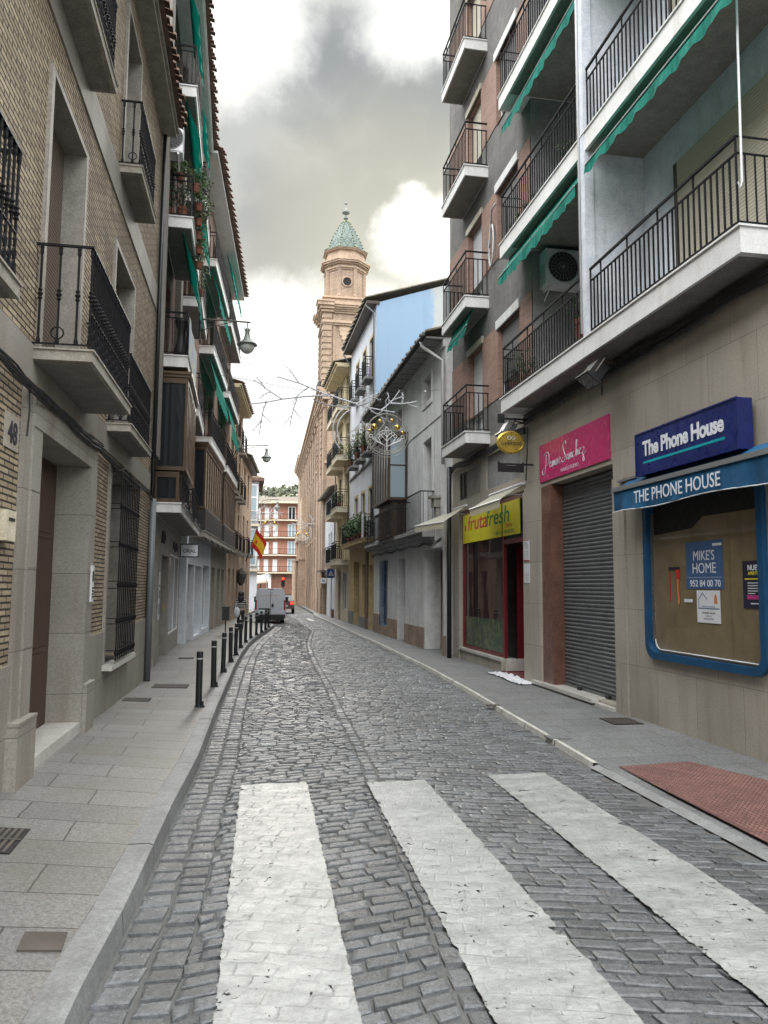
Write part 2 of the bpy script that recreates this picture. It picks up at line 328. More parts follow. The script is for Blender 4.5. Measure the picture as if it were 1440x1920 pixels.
def make_road():
    mb=MB(); rnd=random.Random(3)
    ys=[-6+i*1.0 for i in range(117)]
    for a,b in zip(ys,ys[1:]): mb.quad((xL(a)-.3,a,-.013),(xR(a)+.02,a,-.013),(xR(b)+.02,b,-.013),(xL(b)-.3,b,-.013))
    mb.cur=1
    def sett(c,tilt=0):
        cx=sum(p[0] for p in c)/4; cy=sum(p[1] for p in c)/4; h=rnd.uniform(-.004,.003)
        c=[(x+rnd.uniform(-.009,.009),y+rnd.uniform(-.007,.007)) for x,y in c]
        tx,ty=rnd.uniform(-.035,.035),rnd.uniform(-.12,-.02)
        def z(x,y,o): return h+o+(x-cx)*tx+(y-cy)*ty
        top=[(cx+(x-cx)*.76,cy+(y-cy)*.74) for x,y in c]; mid=[(cx+(x-cx)*.96,cy+(y-cy)*.94) for x,y in c]
        vs=[(x,y,z(x,y,.0015)+rnd.uniform(-.0022,.0022)) for x,y in top]+[(x,y,z(x,y,-.0035)) for x,y in mid]+[(x,y,-.02) for x,y in c]
        fs=[(0,1,2,3)]+[(i,4+i,4+(i+1)%4,(i+1)%4) for i in range(4)]+[(4+i,8+i,8+(i+1)%4,4+(i+1)%4) for i in range(4)]
        mb.add(vs,[f[::-1] if f!=(0,1,2,3) else f for f in fs])
    # two gutter rows along the kerb and one row on the crown of the road
    def row(fx,w,L):
        y=1.2
        while y<34:
            l=L*rnd.uniform(.8,1.2); g=.006
            sett([(fx(y)+g,y+g),(fx(y)+w-g,y+g),(fx(y+l)+w-g,y+l-g),(fx(y+l)+g,y+l-g)]); y+=l
    row(lambda y:xL(y)+.01,.155,.15); row(lambda y:xL(y)+.17,.15,.13); row(seam,.10,.16)
    CW=.102
    for side in (-1,1):
        k=0; y0=.3
        while y0<47:
            off=rnd.random()*.2; d=off-.2; ph=k
            span=2.2
            while d<span:
                l=rnd.uniform(.13,.215); g=.0042
                def pt(dd,yy):
                    yc=yy-.32*dd; return ((seam(yc)-.004-dd) if side<0 else (seam(yc)+.105+dd), yc+.05*math.sin(yc*1.3+dd*2.1)*.3)
                a,b=max(d,0)+g,d+l-g
                if b-a>.04:
                    q=[pt(a,y0+g),pt(b,y0+g),pt(b,y0+CW-g),pt(a,y0+CW-g)]
                    if side<0: q=[q[1],q[0],q[3],q[2]]
                    mx=sum(p[0] for p in q)/4; my=sum(p[1] for p in q)/4
                    lo=xL(my)+.318 if my<34 else xL(my)+.02
                    if max(p[0] for p in q)>lo+.03 and all(p[0]<xR(my)+.01 for p in q):
                        q=[(max(lo+(.004 if True else 0),p[0]),p[1]) for p in q]; sett(q)
                d+=l
            y0+=CW; k+=1
    return tag(obj('road',mb,[M['joint'],M['sett']],recalc=False),kind='structure')
make_road()
# zebra paint, worn at its edges and holed so that the setts show
def paint_mat():
    t=NT('worn_zebra_paint'); uv=t.N('ShaderNodeUVMap'); x=t.N('ShaderNodeSeparateXYZ'); t.L(uv.outputs[0],x.inputs[0])
    e=t.math('SUBTRACT',.5,t.math('ABSOLUTE',t.math('SUBTRACT',x.outputs[0],.5)))       # 0 at the long edges
    e2=t.math('MULTIPLY',t.math('SUBTRACT',.5,t.math('ABSOLUTE',t.math('SUBTRACT',x.outputs[1],.5))),7.)
    e=t.math('MINIMUM',e,e2)
    n=t.noise(6,8,.8); m=t.math('GREATER_THAN',t.math('ADD',e,t.math('MULTIPLY',t.math('SUBTRACT',n,.5),.12)),.02); m=t.math('MULTIPLY',m,t.math('LESS_THAN',t.math('SUBTRACT',t.noise(3.1,6,.65),t.math('MULTIPLY',e,.5)),.60))
    hol=t.math('LESS_THAN',t.noise(8,6,.65,dist=1.4),.648); hol2=t.math('LESS_THAN',t.noise(30,3,.6,stretch=(1,.35,1),dist=.8),.70)
    m=t.math('MULTIPLY',t.math('MULTIPLY',m,hol),hol2)
    c=t.mix(t.ramp(t.noise(3,7,.7,stretch=(.7,1.6,1)),[(.3,0.),(.72,1.)]),(.25,.26,.255),(.45,.46,.445)); c=t.mix(.35,c,t.ramp(t.noise(26,6,.75,stretch=(.7,1.2,1)),[(.3,.25),(.65,.7)]),'OVERLAY')
    cr=t.ramp(t.noise(5,7,.7,dist=2.5),[(.485,0.),(.5,1.),(.515,0.)]); c=t.mix(t.math('MULTIPLY',cr,.6),c,(.14,.14,.13)); c=t.mix(t.ramp(t.noise(7,7,.75),[(.5,0.),(.68,.7)]),c,(.2,.2,.195))
    mp=t.N('ShaderNodeMapping'); mp.inputs['Rotation'].default_value=(0,0,R(17)); wv=t.N('ShaderNodeVectorMath',operation='SCALE'); nn=t.N('ShaderNodeTexNoise'); nn.inputs['Scale'].default_value=4; t.L(t.P,nn.inputs[0]); t.L(nn.outputs['Color'],wv.inputs[0]); wv.inputs['Scale'].default_value=.09; ad=t.N('ShaderNodeVectorMath',operation='ADD'); t.L(t.P,ad.inputs[0]); t.L(wv.outputs[0],ad.inputs[1]); t.L(ad.outputs[0],mp.inputs[0]); bt=t.N('ShaderNodeTexBrick'); t.L(mp.outputs[0],bt.inputs['Vector']); bt.inputs['Scale'].default_value=1; bt.inputs['Brick Width'].default_value=.215; bt.inputs['Row Height'].default_value=.128; bt.inputs['Mortar Size'].default_value=.012; bt.inputs['Mortar Smooth'].default_value=1.
    jf=t.math('MULTIPLY',bt.outputs['Fac'],t.ramp(t.noise(2.2,5,.6),[(.38,.15),(.62,1.)])); c=t.mix(t.math('MULTIPLY',jf,.2),c,(.14,.14,.135))
    nb=t.bump(t.math('MULTIPLY',jf,-1.),.5,.007); nb=t.bump(t.noise(5,6,.7,stretch=(.8,1.5,1)),.6,.02,nb); nb=t.bump(t.noise(28,6,.75,stretch=(.8,1.3,1)),.6,.004,nb)
    t.out(c,t.ramp(t.noise(8,5),[(.3,.28),(.7,.5)]),nb,Specular_IOR_Level=.5)
    tr=t.N('ShaderNodeBsdfTransparent'); ms=t.N('ShaderNodeMixShader'); t.L(m,ms.inputs[0]); t.L(tr.outputs[0],ms.inputs[1]); t.L(t.b.outputs[0],ms.inputs[2]); t.L(ms.outputs[0],t.n['Material Output'].inputs[0]); return t.mat
M['zebra']=paint_mat()
def stripe(x0,x1,xf0,xf1,y0,y1,seed):
    nu,nv=16,110; rnd=random.Random(seed)
    def fn(u,v):
        y=y0+(y1-y0)*v; a=x0+(xf0-x0)*v; b=x1+(xf1-x1)*v; x=a+(b-a)*u
        return (x,y+(u-.5)*.0,.0115+.0012*math.sin((y+(x-1.1)*.32)*2*math.pi/.112+2*noise.noise((x*3,y*2,seed)))+.0025*noise.noise((x*11,y*14,seed)))
    mb=MB(); mb.grid(fn,nu,nv); o=obj('crosswalk_stripe',mb,M['zebra'],recalc=False,smooth=True); tag(o,kind='structure')
    uv=o.data.uv_layers.new(name='UVMap')
    for lp in o.data.loops:
        i=lp.vertex_index; uv.data[lp.index].uv=((i//(nv+1))/nu,(i%(nv+1))/nv)
stripe(-.085,.475,.05,.60,2.25,6.46,1); stripe(.94,1.51,1.06,1.57,2.25,6.38,2); stripe(2.02,2.60,2.11,2.65,2.3,6.46,3)
stripe(3.28,3.52,3.3,3.52,35.4,38.4,4)
# pavements
M['pave_left']=bricks('granite_paving',(.18,.177,.168),(.145,.143,.136),(.04,.037,.033),1.15,.46,.007,rough=.5,streak=.8,bump=.5,horiz=True,mbump=.05,grain=.6,stain=(.14,.12,.095),offset=.37)
M['pave_right']=bricks('dark_granite_paving',(.185,.19,.19),(.155,.16,.162),(.065,.065,.065),.8,.5,.007,rough=.62,streak=.4,bump=.2,horiz=True,mbump=.03,grain=.7,stain=(.10,.095,.085),offset=.4)
M['kerb']=plaster('granite_kerb',(.22,.225,.225),.15,.25,.55,.3,60,(.12,.11,.10))
M['kerb_line']=plaster('pale_kerb_line',(.52,.51,.47),.15,.4,.7,.3,30,(.2,.19,.17))
zW=lambda y:lerp([(0,.29),(6.4,.28),(12.6,.13),(20,.125),(50,.12)],y)
ys=[-5+i*.5 for i in range(111)]
mb=MB()
for a,b in zip(ys,ys[1:]):
    mb.quad((xW(a)-.6,a,zW(a)+.002),(xL(a)-.152,a,.118),(xL(b)-.152,b,.118),(xW(b)-.6,b,zW(b)+.002))
tag(obj('pavement_left',mb,M['pave_left'],recalc=False),kind='structure')
mb=MB(); y=-4.6; rnd=random.Random(5)
while y<50:
    l=rnd.uniform(.9,1.15) if y<28.5 or y>35 else .35; e=y+l-.006; ns=3; dz=rnd.uniform(-.002,.002)
    for i in range(ns):
        a=y+(e-y)*i/ns; b=y+(e-y)*(i+1)/ns
        A=[(xL(a)-.15,.12+dz),(xL(a)-.035,.12+dz),(xL(a)-.012,.108+dz),(xL(a),-.03)]; B=[(xL(b)-.15,.12+dz),(xL(b)-.035,.12+dz),(xL(b)-.012,.108+dz),(xL(b),-.03)]
        for k in range(3): mb.quad((A[k][0],a,A[k][1]),(A[k+1][0],a,A[k+1][1]),(B[k+1][0],b,B[k+1][1]),(B[k][0],b,B[k][1]))
    mb.quad((xL(e)-.15,e,.12),(xL(e)-.035,e,.12),(xL(e),e,-.03),(xL(e)-.15,e,-.03))
    y+=l
tag(obj('kerb_left',mb,M['kerb'],recalc=False),kind='structure')
mb=MB(); zk=lambda y:lerp([(5.6,.012),(6.8,.04)],y) if y>5.6 else .012
ys2=[-5+i*.5 for i in range(100)]+[45+i*5 for i in range(14)]
for a,b in zip(ys2,ys2[1:]):
    mb.quad((xR(a)+.055,a,zk(a)),(5.45+a*.01,a,.045),(5.45+b*.01,b,.045),(xR(b)+.055,b,zk(b)))
tag(obj('pavement_right',mb,M['pave_right'],recalc=False),kind='structure')
mb=MB(); y=6.6
while y<44:
    e=y+.98; n=2
    for i in range(n):
        a=y+(e-y)*i/n; b=y+(e-y)*(i+1)/n
        mb.quad((xR(a),a,-.01),(xR(a)+.012,a,zk(a)+.008),(xR(b)+.012,b,zk(b)+.008),(xR(b),b,-.01)); mb.quad((xR(a)+.012,a,zk(a)+.008),(xR(a)+.06,a,zk(a)+.005),(xR(b)+.06,b,zk(b)+.005),(xR(b)+.012,b,zk(b)+.008))
    y+=1.
tag(obj('kerb_right',mb,M['kerb_line'],recalc=False),kind='structure')
mb=MB(); mb.quad((xR(-5)-.02,-5,.004),(xR(-5)+.06,-5,.014),(xR(6.6)+.06,6.6,.03),(xR(6.6)-.02,6.6,.004)); tag(obj('kerb_dropped',mb,M['kerb'],recalc=False),kind='structure')
# blister paving
M['tactile']=bricks('red_blister_tiles',(.125,.058,.050),(.10,.05,.043),(.07,.042,.036),.25,.25,.006,rough=.7,streak=.6,bump=.2,horiz=True,mbump=0,grain=.5,stain=(.12,.075,.06),offset=0)
mb=MB(); C4=[(3.33,6.46),(4.06,6.52),(4.3,5.8),(3.97,2.4),(3.2,2.4)]
def inside(x,y):
    s=0
    for (a,b),(c,d) in zip(C4,C4[1:]+C4[:1]):
        if (c-a)*(y-b)-(d-b)*(x-a)>0: return False
    return True
zt=lambda x,y: .0365+.006*(x-3.2)
mb.add([(x,y,zt(x,y)) for x,y in C4],[tuple(range(5))[::-1]])
x=3.2
while x<4.35:
    y=2.4
    while y<6.6:
        if inside(x-.012,y) and inside(x+.012,y) and inside(x,y+.015):
            z=zt(x,y); mb.cur=1; mb.lathe([(.0155,-.001),(.0125,.006),(.009,.0085)],x,y,z,6)
        y+=.0412
    x+=.0412
M['tactile2']=plaster('red_blister_studs',(.205,.105,.092),.2,.3,.6,.2,30,(.10,.06,.055)); tag(obj('tactile_paving',mb,[M['tactile'],M['tactile2']],recalc=False),kind='structure')
M['asphalt']=plaster('far_asphalt',(.13,.13,.13),.15,0,.8,.2)
mb=MB(); mb.quad((-400,-60,-.06),(400,-60,-.06),(400,700,-.06),(-400,700,-.06)); tag(obj('ground',mb,M['asphalt'],recalc=False),kind='structure')
mb=MB()
def hz(u,v):
    x=-260+520*u; y=190+260*v; return (x,y,(4+54*math.sin(min(1,v*1.25)*math.pi*.5)*(.75+.35*noise.noise((x*.012,3,0)))+1.5*noise.noise((x*.06,y*.06,1)))+(x-4)*.06)
mb.grid(hz,60,24); M['hill']=plaster('dry_hillside',(.22,.22,.15),.3,0,.95,.5,.4); tag(obj('hill',mb,M['hill'],recalc=False),kind='structure')
mb=MB(); rnd=random.Random(9)
for i in range(420):
    u,v=rnd.uniform(.44,.6),rnd.random()**.8*.8; p=hz(u,v); r=rnd.uniform(1.2,2.6)
    for k in range(14):
        q=Vector(p)+Vector((rnd.gauss(0,r*.5),rnd.gauss(0,r*.5),r*.5+rnd.gauss(0,r*.35))); a=Vector((rnd.gauss(0,1),rnd.gauss(0,1),rnd.gauss(0,1))).normalized()*r*.35; b=a.orthogonal().normalized()*r*.3
        mb.quad(q-a-b,q+a-b,q+a+b,q-a+b)
tag(obj('hill_scrub',mb,M['scrub'],recalc=False),kind='stuff')
# ------------------------------------------------------------------ facade frame: u runs up the street, w out of the wall, z up; s=+1 left side, -1 right side
class F:
    def __init__(s,name,label,cat,x0,y0,ang,side,group=None,k=1.):
        s.k=k; s.zo=1.6*(1-k); x0*=k; y0*=k; s.o=thing(name,label,cat,(x0,y0,s.zo),-R(ang),group); s.o.scale=(k,k,k); s.s=side; s.rz=-R(ang); s.x0=x0; s.y0=y0
    def b(s,mb,w0,w1,u0,u1,z0,z1): mb.box(s.s*w0,s.s*w1,u0,u1,z0,z1); return mb
    def p(s,w,u,z): return (s.s*w,u,z)
    def W(s,w,u,z):
        c,n=math.cos(s.rz),math.sin(s.rz); x,y=s.s*w*s.k,u*s.k; return (s.x0+x*c-y*n,s.y0+x*n+y*c,z*s.k+s.zo)
    def part(s,name,mb,mat,parent=None,**k): return obj(name,mb,mat,parent or s.o,**k)
    def bx(s,name,mat,w0,w1,u0,u1,z0,z1,parent=None): return s.part(name,s.b(MB(),w0,w1,u0,u1,z0,z1),mat,parent)
    def hang(s,name,label,cat,w,u,z,group=None):
        o=thing(name,label,cat,s.W(w,u,z),s.rz,group); o.scale=(s.k,)*3; return o
    def wall(s,mat,u0,u1,z0,z1,ops=(),w=0,dep=.3,back=3.,name='wall',ends=True,label=None):
        mb=MB(); X=s.s
        us=sorted({u0,u1,*[max(u0,min(u1,v)) for o in ops for v in o[:2]]}); zs=sorted({z0,z1,*[max(z0,min(z1,v)) for o in ops for v in o[2:4]]})
        for a,b in zip(us,us[1:]):
            for c,d in zip(zs,zs[1:]):
                mu,mz=(a+b)/2,(c+d)/2
                if any(o[0]<mu<o[1] and o[2]<mz<o[3] for o in ops): continue
                mb.quad((X*w,a,c),(X*w,b,c),(X*w,b,d),(X*w,a,d))
        for o in ops:
            a,b,c,d=o[:4]; dd=o[4] if len(o)>4 else dep; i=w-dd; c2,d2=max(c,z0),min(d,z1); a,b=max(a,u0),min(b,u1)
            if d2<=c2 or b<=a: continue
            mb.quad((X*w,a,c2),(X*i,a,c2),(X*i,a,d2),(X*w,a,d2)); mb.quad((X*w,b,c2),(X*i,b,c2),(X*i,b,d2),(X*w,b,d2))
            if d<=z1: mb.quad((X*w,a,d),(X*i,a,d),(X*i,b,d),(X*w,b,d))
            if c>=z0: mb.quad((X*w,a,c),(X*i,a,c),(X*i,b,c),(X*w,b,c))
        if ends:
            B=w-back
            for u in (u0,u1): mb.quad((X*w,u,z0),(X*B,u,z0),(X*B,u,z1),(X*w,u,z1))
            mb.quad((X*w,u0,z1),(X*B,u0,z1),(X*B,u1,z1),(X*w,u1,z1)); mb.quad((X*B,u0,z0),(X*B,u1,z0),(X*B,u1,z1),(X*B,u0,z1))
        o=s.part(name,mb,mat,recalc=False)
        if label: o['label']=label
        return o
    def window(s,u0,u1,z0,z1,w,fm='brown_alu',gm='glass',nx=2,nz=1,t=.035,parent=None,name='window',blind=0,bm='shutter_white'):
        mb=MB(); g=.002
        s.b(mb,w-.03,w+.025,u0,u1,z0,z0+t);s.b(mb,w-.03,w+.025,u0,u1,z1-t,z1);s.b(mb,w-.03,w+.023,u0,u0+t,z0+t,z1-t);s.b(mb,w-.03,w+.023,u1-t,u1,z0+t,z1-t)
        for i in range(1,nx): c=u0+(u1-u0)*i/nx; s.b(mb,w-.03,w+.021,c-t*.55,c+t*.55,z0+t,z1-t)
        for i in range(1,nz): c=z0+(z1-z0)*i/nz; s.b(mb,w-.03,w+.018,u0+t,u1-t,c-t*.4,c+t*.4)
        f=s.part(name,mb,M[fm],parent)
        s.part('pane',s.b(MB(),w-.012,w+.002,u0+t*.5,u1-t*.5,z0+t*.5,z1-t*.5),M[gm],f)
        if blind: s.part('roller_blind',s.b(MB(),w+.0245,w+.035,u0+(t*.4 if t<.05 else t*.97),u1-(t*.4 if t<.05 else t*.97),z1-(z1-z0)*blind,z1-.004),M[bm],f)
        return f
    def door(s,u0,u1,z0,z1,w,mat='wood',leaves=2,rows=3,handle=True,parent=None):
        mb=MB(); s.b(mb,w-.05,w,u0,u1,z0,z1); L=(u1-u0)/leaves
        for i in range(leaves):
            for k in range(rows):
                a=z0+(z1-z0)*(k+.12)/rows; b=z0+(z1-z0)*(k+.9)/rows
                s.b(mb,w+.001,w+.014,u0+L*(i+.14),u0+L*(i+.86),a,b); s.b(mb,w+.015,w+.026,u0+L*(i+.26),u0+L*(i+.74),a+.05,b-.05)
            if i: s.b(mb,w+.001,w+.03,u0+L*i-.02,u0+L*i+.02,z0,z1)
        d=s.part('door',mb,M[mat],parent)
        if handle: s.part('handle',MB().tube([s.p(w+.03,u0+L*.92,z0+.95),s.p(w+.075,u0+L*.92,z0+.97),s.p(w+.075,u0+L*.92,z0+1.1)],.009),M['gold'],d,smooth=True)
        return d
    def rail(s,mb,wd,u0,u1,z,h,sp=.1,r=.008,double=.1,ends=True,w0=0.,bot=.05):
        i=wd-.03
        for zz in ([z+h] + ([z+h-double] if double else [])+[z+bot]):
            t=.015 if zz==z+h else .010
            s.b(mb,i-t,i+t,u0+.02,u1-.02,zz-t,zz+t*.7)
            if ends:
                for u in (u0+.03,u1-.03): s.b(mb,w0,i-t,u-t,u+t,zz-t,zz+t*.7)
        tz=z+h-(double or .01); n=max(2,int((u1-u0-.06)/sp))
        for k in range(n+1):
            u=u0+.03+(u1-u0-.06)*k/n; big=k%7==0 or k==n
            s.b(mb,i-r,i+r,u-r,u+r,z if big else z+bot,(z+h-.01) if big else tz)
        if ends:
            m=max(2,int((wd-w0)/sp))
            for u in (u0+.03,u1-.03):
                for k in range(m): c=w0+(i-w0)*(k+.35)/m; s.b(mb,c-r,c+r,u-r,u+r,z+bot,tz)
        return mb
    def balcony(s,u0,u1,zb,zt,wd,mat='white_slab',rail=True,h=.8,sp=.085,rm='iron_rail',w0=0.,double=.1,lip=True,label=None,soff=None):
        mb=s.b(MB(),w0,wd,u0,u1,zb,zt)
        if lip: s.b(mb,w0,wd+.02,u0-.02,u1+.02,zt+.001,zt+.022)
        B=s.part('balcony',mb,M[mat])
        if label: B['label']=label
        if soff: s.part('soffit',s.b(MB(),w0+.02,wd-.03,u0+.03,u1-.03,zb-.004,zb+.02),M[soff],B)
        if rail: s.part('railing',s.rail(MB(),wd,u0,u1,zt+(.023 if lip else 0),h,sp,double=double,w0=w0),M[rm],B)
        return B
def rooftiles(Fc,mb,wedge,u0,u1,z,wback,zback,p=.13,r=.05):
    """rows of half-round clay tiles running up the slope, their round ends showing along the eave"""
    n=int((u1-u0)/p)
    for k in range(n):
        u=u0+(k+.5)*(u1-u0)/n; pts=[]
        a=[Vector(Fc.p(wedge+(0.03*((k*7)%3)),u,z)),Vector(Fc.p(wback,u,zback))]
        o=len(mb.v); N=6
        for q in a:
            for i in range(N+1):
                t=math.pi*i/N; mb.v.append((q.x,q.y+math.cos(t)*r*1.05,q.z+math.sin(t)*r))
        for i in range(N): mb.f.append((o+i,o+i+1,o+N+2+i,o+N+1+i)); mb.m.append(mb.cur)
        mb.f.append(tuple(range(o,o+N+1))); mb.m.append(mb.cur)
    Fc_b=[Fc.p(wedge-.03,u0,z-.015),Fc.p(wedge-.03,u1,z-.015),Fc.p(wback,u1,zback-.015),Fc.p(wback,u0,zback-.015)]
    mb.quad(*Fc_b); return mb
def textmesh(s,size,ext=.004,bold=0.,shear=0.,sx=1.,align='CENTER',space=1.):
    cu=bpy.data.curves.new('lettering','FONT'); cu.body=s; cu.size=size; cu.extrude=ext; cu.offset=bold; cu.shear=shear; cu.align_x=align; cu.space_character=space; cu.resolution_u=3
    ob=bpy.data.objects.new('lettering_tmp',cu); COL.objects.link(ob); dg=bpy.context.evaluated_depsgraph_get(); me=bpy.data.meshes.new_from_object(ob.evaluated_get(dg)); bpy.data.objects.remove(ob); bpy.data.curves.remove(cu)
    me.materials.clear()
    for v in me.vertices: v.co.x*=sx
    return me
def lettering(name,s,size,mat,parent,loc,ex,**k):
    """ex: direction of reading in the parent's frame ('-y' on right-hand facades, '+y' on left-hand ones, '+x' for faces towards the camera)"""
    me=textmesh(s,size,**k); E={'-y':(Vector((0,-1,0)),Vector((-1,0,0))),'+y':(Vector((0,1,0)),Vector((1,0,0))),'+x':(Vector((1,0,0)),Vector((0,-1,0)))}[ex]
    X,N=E; L=Vector(loc)
    for v in me.vertices: c=v.co.copy(); v.co=L+X*c.x+Vector((0,0,1))*c.y+N*c.z
    me.materials.append(mat); o=bpy.data.objects.new(name,me); COL.objects.link(o); o.parent=parent; return o
def leaves(mb,c,r,n,size=.05,seed=0,sz=1.,droop=0.):
    rnd=random.Random(seed)
    for i in range(n):
        d=Vector((rnd.gauss(0,1),rnd.gauss(0,1),rnd.gauss(0,1))).normalized()*r*rnd.random()**.45
        q=Vector(c)+Vector((d.x,d.y,d.z*sz-(droop*abs(d.x+d.y) if droop else 0)))
        a=Vector((rnd.gauss(0,1),rnd.gauss(0,1),rnd.gauss(0,.6))).normalized()*size*rnd.uniform(.6,1.3); b=a.orthogonal().normalized()*size*.35
        mb.quad(q-a,q-b,q+a,q+b)
    return mb
def potplant(label,loc,r,pr,ph,mat='leaf',pot='terracotta',n=90,size=.045,seed=0,group=None,sz=1.,name='potted_plant',up=.9,cat='plant'):
    o=thing(name,label,cat,loc,0,group)
    obj('pot',MB().lathe([(pr*.7,0),(pr*.95,ph*.8),(pr*1.08,ph*.82),(pr*1.08,ph),(pr*.9,ph),(pr*.85,ph*.9)],0,0,0,12),M[pot],o,smooth=False)
    mb=leaves(MB(),(0,0,ph+r*up),r,n,size,seed,sz); obj('foliage',mb,M[mat],o,recalc=False)
    rnd=random.Random(seed+1); st=MB()
    for k in range(6): a=rnd.random()*6.28; st.tube([(0,0,ph*.9),(math.cos(a)*r*.4,math.sin(a)*r*.4,ph+r*up*.7),(math.cos(a)*r*.7,math.sin(a)*r*.7,ph+r*up*1.1)],.005,4)
    obj('stem',st,M['stem'],o); return o
# ================================================================== LEFT SIDE
# ---- near brick house, number 48
L1=F('brick_house','tan brick house numbered 48 with stone doorway and ornate black iron balconies','building',-1.63,0,1.0,1)
ops=[(5.7,8.12,-.1,3.04,.0),(9.12,10.62,.72,2.92,.3),(6.02,7.2,3.36,5.56,.36),(8.86,10.2,3.36,5.46,.36),(3.2,4.3,3.36,5.5,.36),(9.05,10.05,6.42,8.5,.36),(6.0,7.0,6.42,8.5,.36),(2.2,3.2,.9,2.8,.3)]
L1.wall(M['brick_tan'],-4,12.55,-.1,9.06,ops,0,back=4)
mb=MB()
for a,b,c,d in ((-4,5.69,-.1,1.05),(8.12,9.12,-.1,1.08),(9.12,10.62,-.1,.72),(10.62,12.55,-.1,1.08)): L1.b(mb,-.02,.022,a,b,c,d)
L1.b(mb,-.02,.018,-4,12.55,3.07,3.34); L1.b(mb,-.02,.018,-4,12.55,6.0,6.38)
L1.part('stone_course',mb,M['stone_block'])
mb=MB()   # portal
L1.b(mb,-.48,.035,5.7,5.86,-.1,3.03); L1.b(mb,-.48,.05,5.86,6.10,-.1,2.74); L1.b(mb,-.48,.062,7.84,8.12,-.1,2.74); L1.b(mb,-.48,.058,5.86,8.12,2.742,3.035)
L1.b(mb,-.1,.10,5.66,6.11,-.1,.64); L1.b(mb,-.1,.10,7.86,8.24,-.1,.635); L1.b(mb,-.05,.105,5.655,6.115,.641,.665); L1.b(mb,-.05,.105,7.855,8.245,.636,.655)
for z in (1.15,1.72,2.28): L1.b(mb,.0,.0535,5.865,6.097,z,z+.006); L1.b(mb,.0,.0655,7.85,8.115,z,z+.006)
L1.part('door_surround',mb,M['stone_block'])
d=L1.door(6.10,7.84,.3,2.74,-.26,'wood',2,3)
L1.bx('threshold',M['marble'],-.25,.05,6.115,7.835,.2,.305)
for (a,b,c,dd) in [o[:4] for o in ops[2:7]]:
    f=L1.window(a+.02,b-.02,c+.002,dd-.01,-.2,'dark_wood','glass',2,1,blind=.93,bm='shutter_brown')
    mb=MB(); L1.b(mb,-.24,.03,a-.07,a+.005,c-.01,dd+.05); L1.b(mb,-.24,.03,b-.005,b+.07,c-.01,dd+.05); L1.b(mb,-.24,.028,a+.0051,b-.0051,dd-.005,dd+.05); L1.part('window_surround',mb,M['stone_grey'])
# ground window with iron grille
w=L1.window(9.14,10.6,.74,2.9,-.26,'dark_wood','glass',2,2)
mb=MB(); L1.b(mb,-.25,.03,9.04,9.125,.72,2.98); L1.b(mb,-.25,.03,10.615,10.70,.72,2.98); L1.b(mb,-.25,.028,9.126,10.614,2.915,2.98); L1.part('window_surround',mb,M['stone_grey'])
L1.bx('window_sill',M['marble'],-.05,.13,9.0,10.74,.655,.715)
mb=MB(); N=10
for k in range(N+1):
    u=9.2+1.34*k/N; mb.tube([L1.p(.13,u,.745),L1.p(.13,u,2.9)],.0085,6)
    for z in (.83,1.19,1.6,2.06,2.5): mb.lathe([(.009,-.03),(.019,-.01),(.019,.01),(.009,.03)],.13,u,z,6)
for z in (.77,.86,1.16,1.22,1.56,1.64,2.03,2.09,2.47,2.53,2.84,2.9):
    mb.box(.122,.138,9.18,10.56,z-.006,z+.006)
    for u in (9.19,10.55): mb.box(-.02,.122,u-.006,u+.006,z-.005,z+.005)
L1.part('window_grille',mb,M['iron'])
# ornate balconies
def baluster(mb,x,y,z,h,r=.0085,n=6):
    mb.lathe([(r*1.9,0),(r*1.9,.02),(r*1.1,.05),(r,.4*h),(r*1.1,.44*h),(r*2.2,.455*h),(r*1.3,.475*h),(r*2.6,.5*h),(r*1.3,.525*h),(r*2.2,.545*h),(r*1.1,.56*h),(r,.58*h),(r,.9*h),(r*1.8,.93*h),(r*1.5,.965*h),(r*2,.985*h),(r,h)],x,y,z,n)
def ornate_rail(u0,u1,wd,z,h,ends=True):
    mb=MB(); i=wd-.035
    mb.box(i-.014,i+.014,u0,u1,z+h,z+h+.018); mb.box(i-.008,i+.008,u0,u1,z+.03,z+.042)
    n=max(4,round((u1-u0)/.085))
    for k in range(n+1):
        u=u0+.01+(u1-u0-.02)*k/n; baluster(mb,i,u,z+.04,h-.04)
        if k%2==0:
            for c in (.095,.17): mb.ring((i,u,z+c),.032,.0055,'yz',10,k=4)
            mb.ring((i,u,z+.25),.02,.005,'yz',8,k=4)
        else:
            mb.ring((i,u,z+.13),.026,.005,'yz',10,k=4)
    mb.box(i-.006,i+.006,u0,u1,z+.29,z+.298)
    if ends:
        for u in (u0,u1):
            mb.box(0,i+.014,u-.012,u+.012,z+h+.001,z+h+.017); mb.box(0,i,u-.007,u+.007,z+.031,z+.041); m=max(2,round(i/.12))
            for k in range(m):
                x=i*(k+.3)/m; baluster(mb,x,u,z+.04,h-.04)
                if k%2: mb.ring((x,u,z+.12),.045,.006,'xz',10,k=4)
    return mb
for u0,u1,wd,zb in ((5.85,7.66,.43,3.235),(8.74,10.48,.27,3.285),(2.7,4.62,.27,3.235),(5.5,7.27,.25,6.25),(8.88,10.16,.26,6.35),(2.6,4.5,.25,6.25)):
    B=L1.part('balcony',L1.b(L1.b(MB(),0,wd,u0,u1,zb,zb+.075),0,wd+.012,u0-.012,u1+.012,zb+.0755,zb+.09),M['slab_edge'])
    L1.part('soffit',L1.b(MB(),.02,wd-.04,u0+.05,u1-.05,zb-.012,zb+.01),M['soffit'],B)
    L1.part('railing',ornate_rail(u0+.02,u1-.02,wd,zb+.09,.78),M['iron'],B)
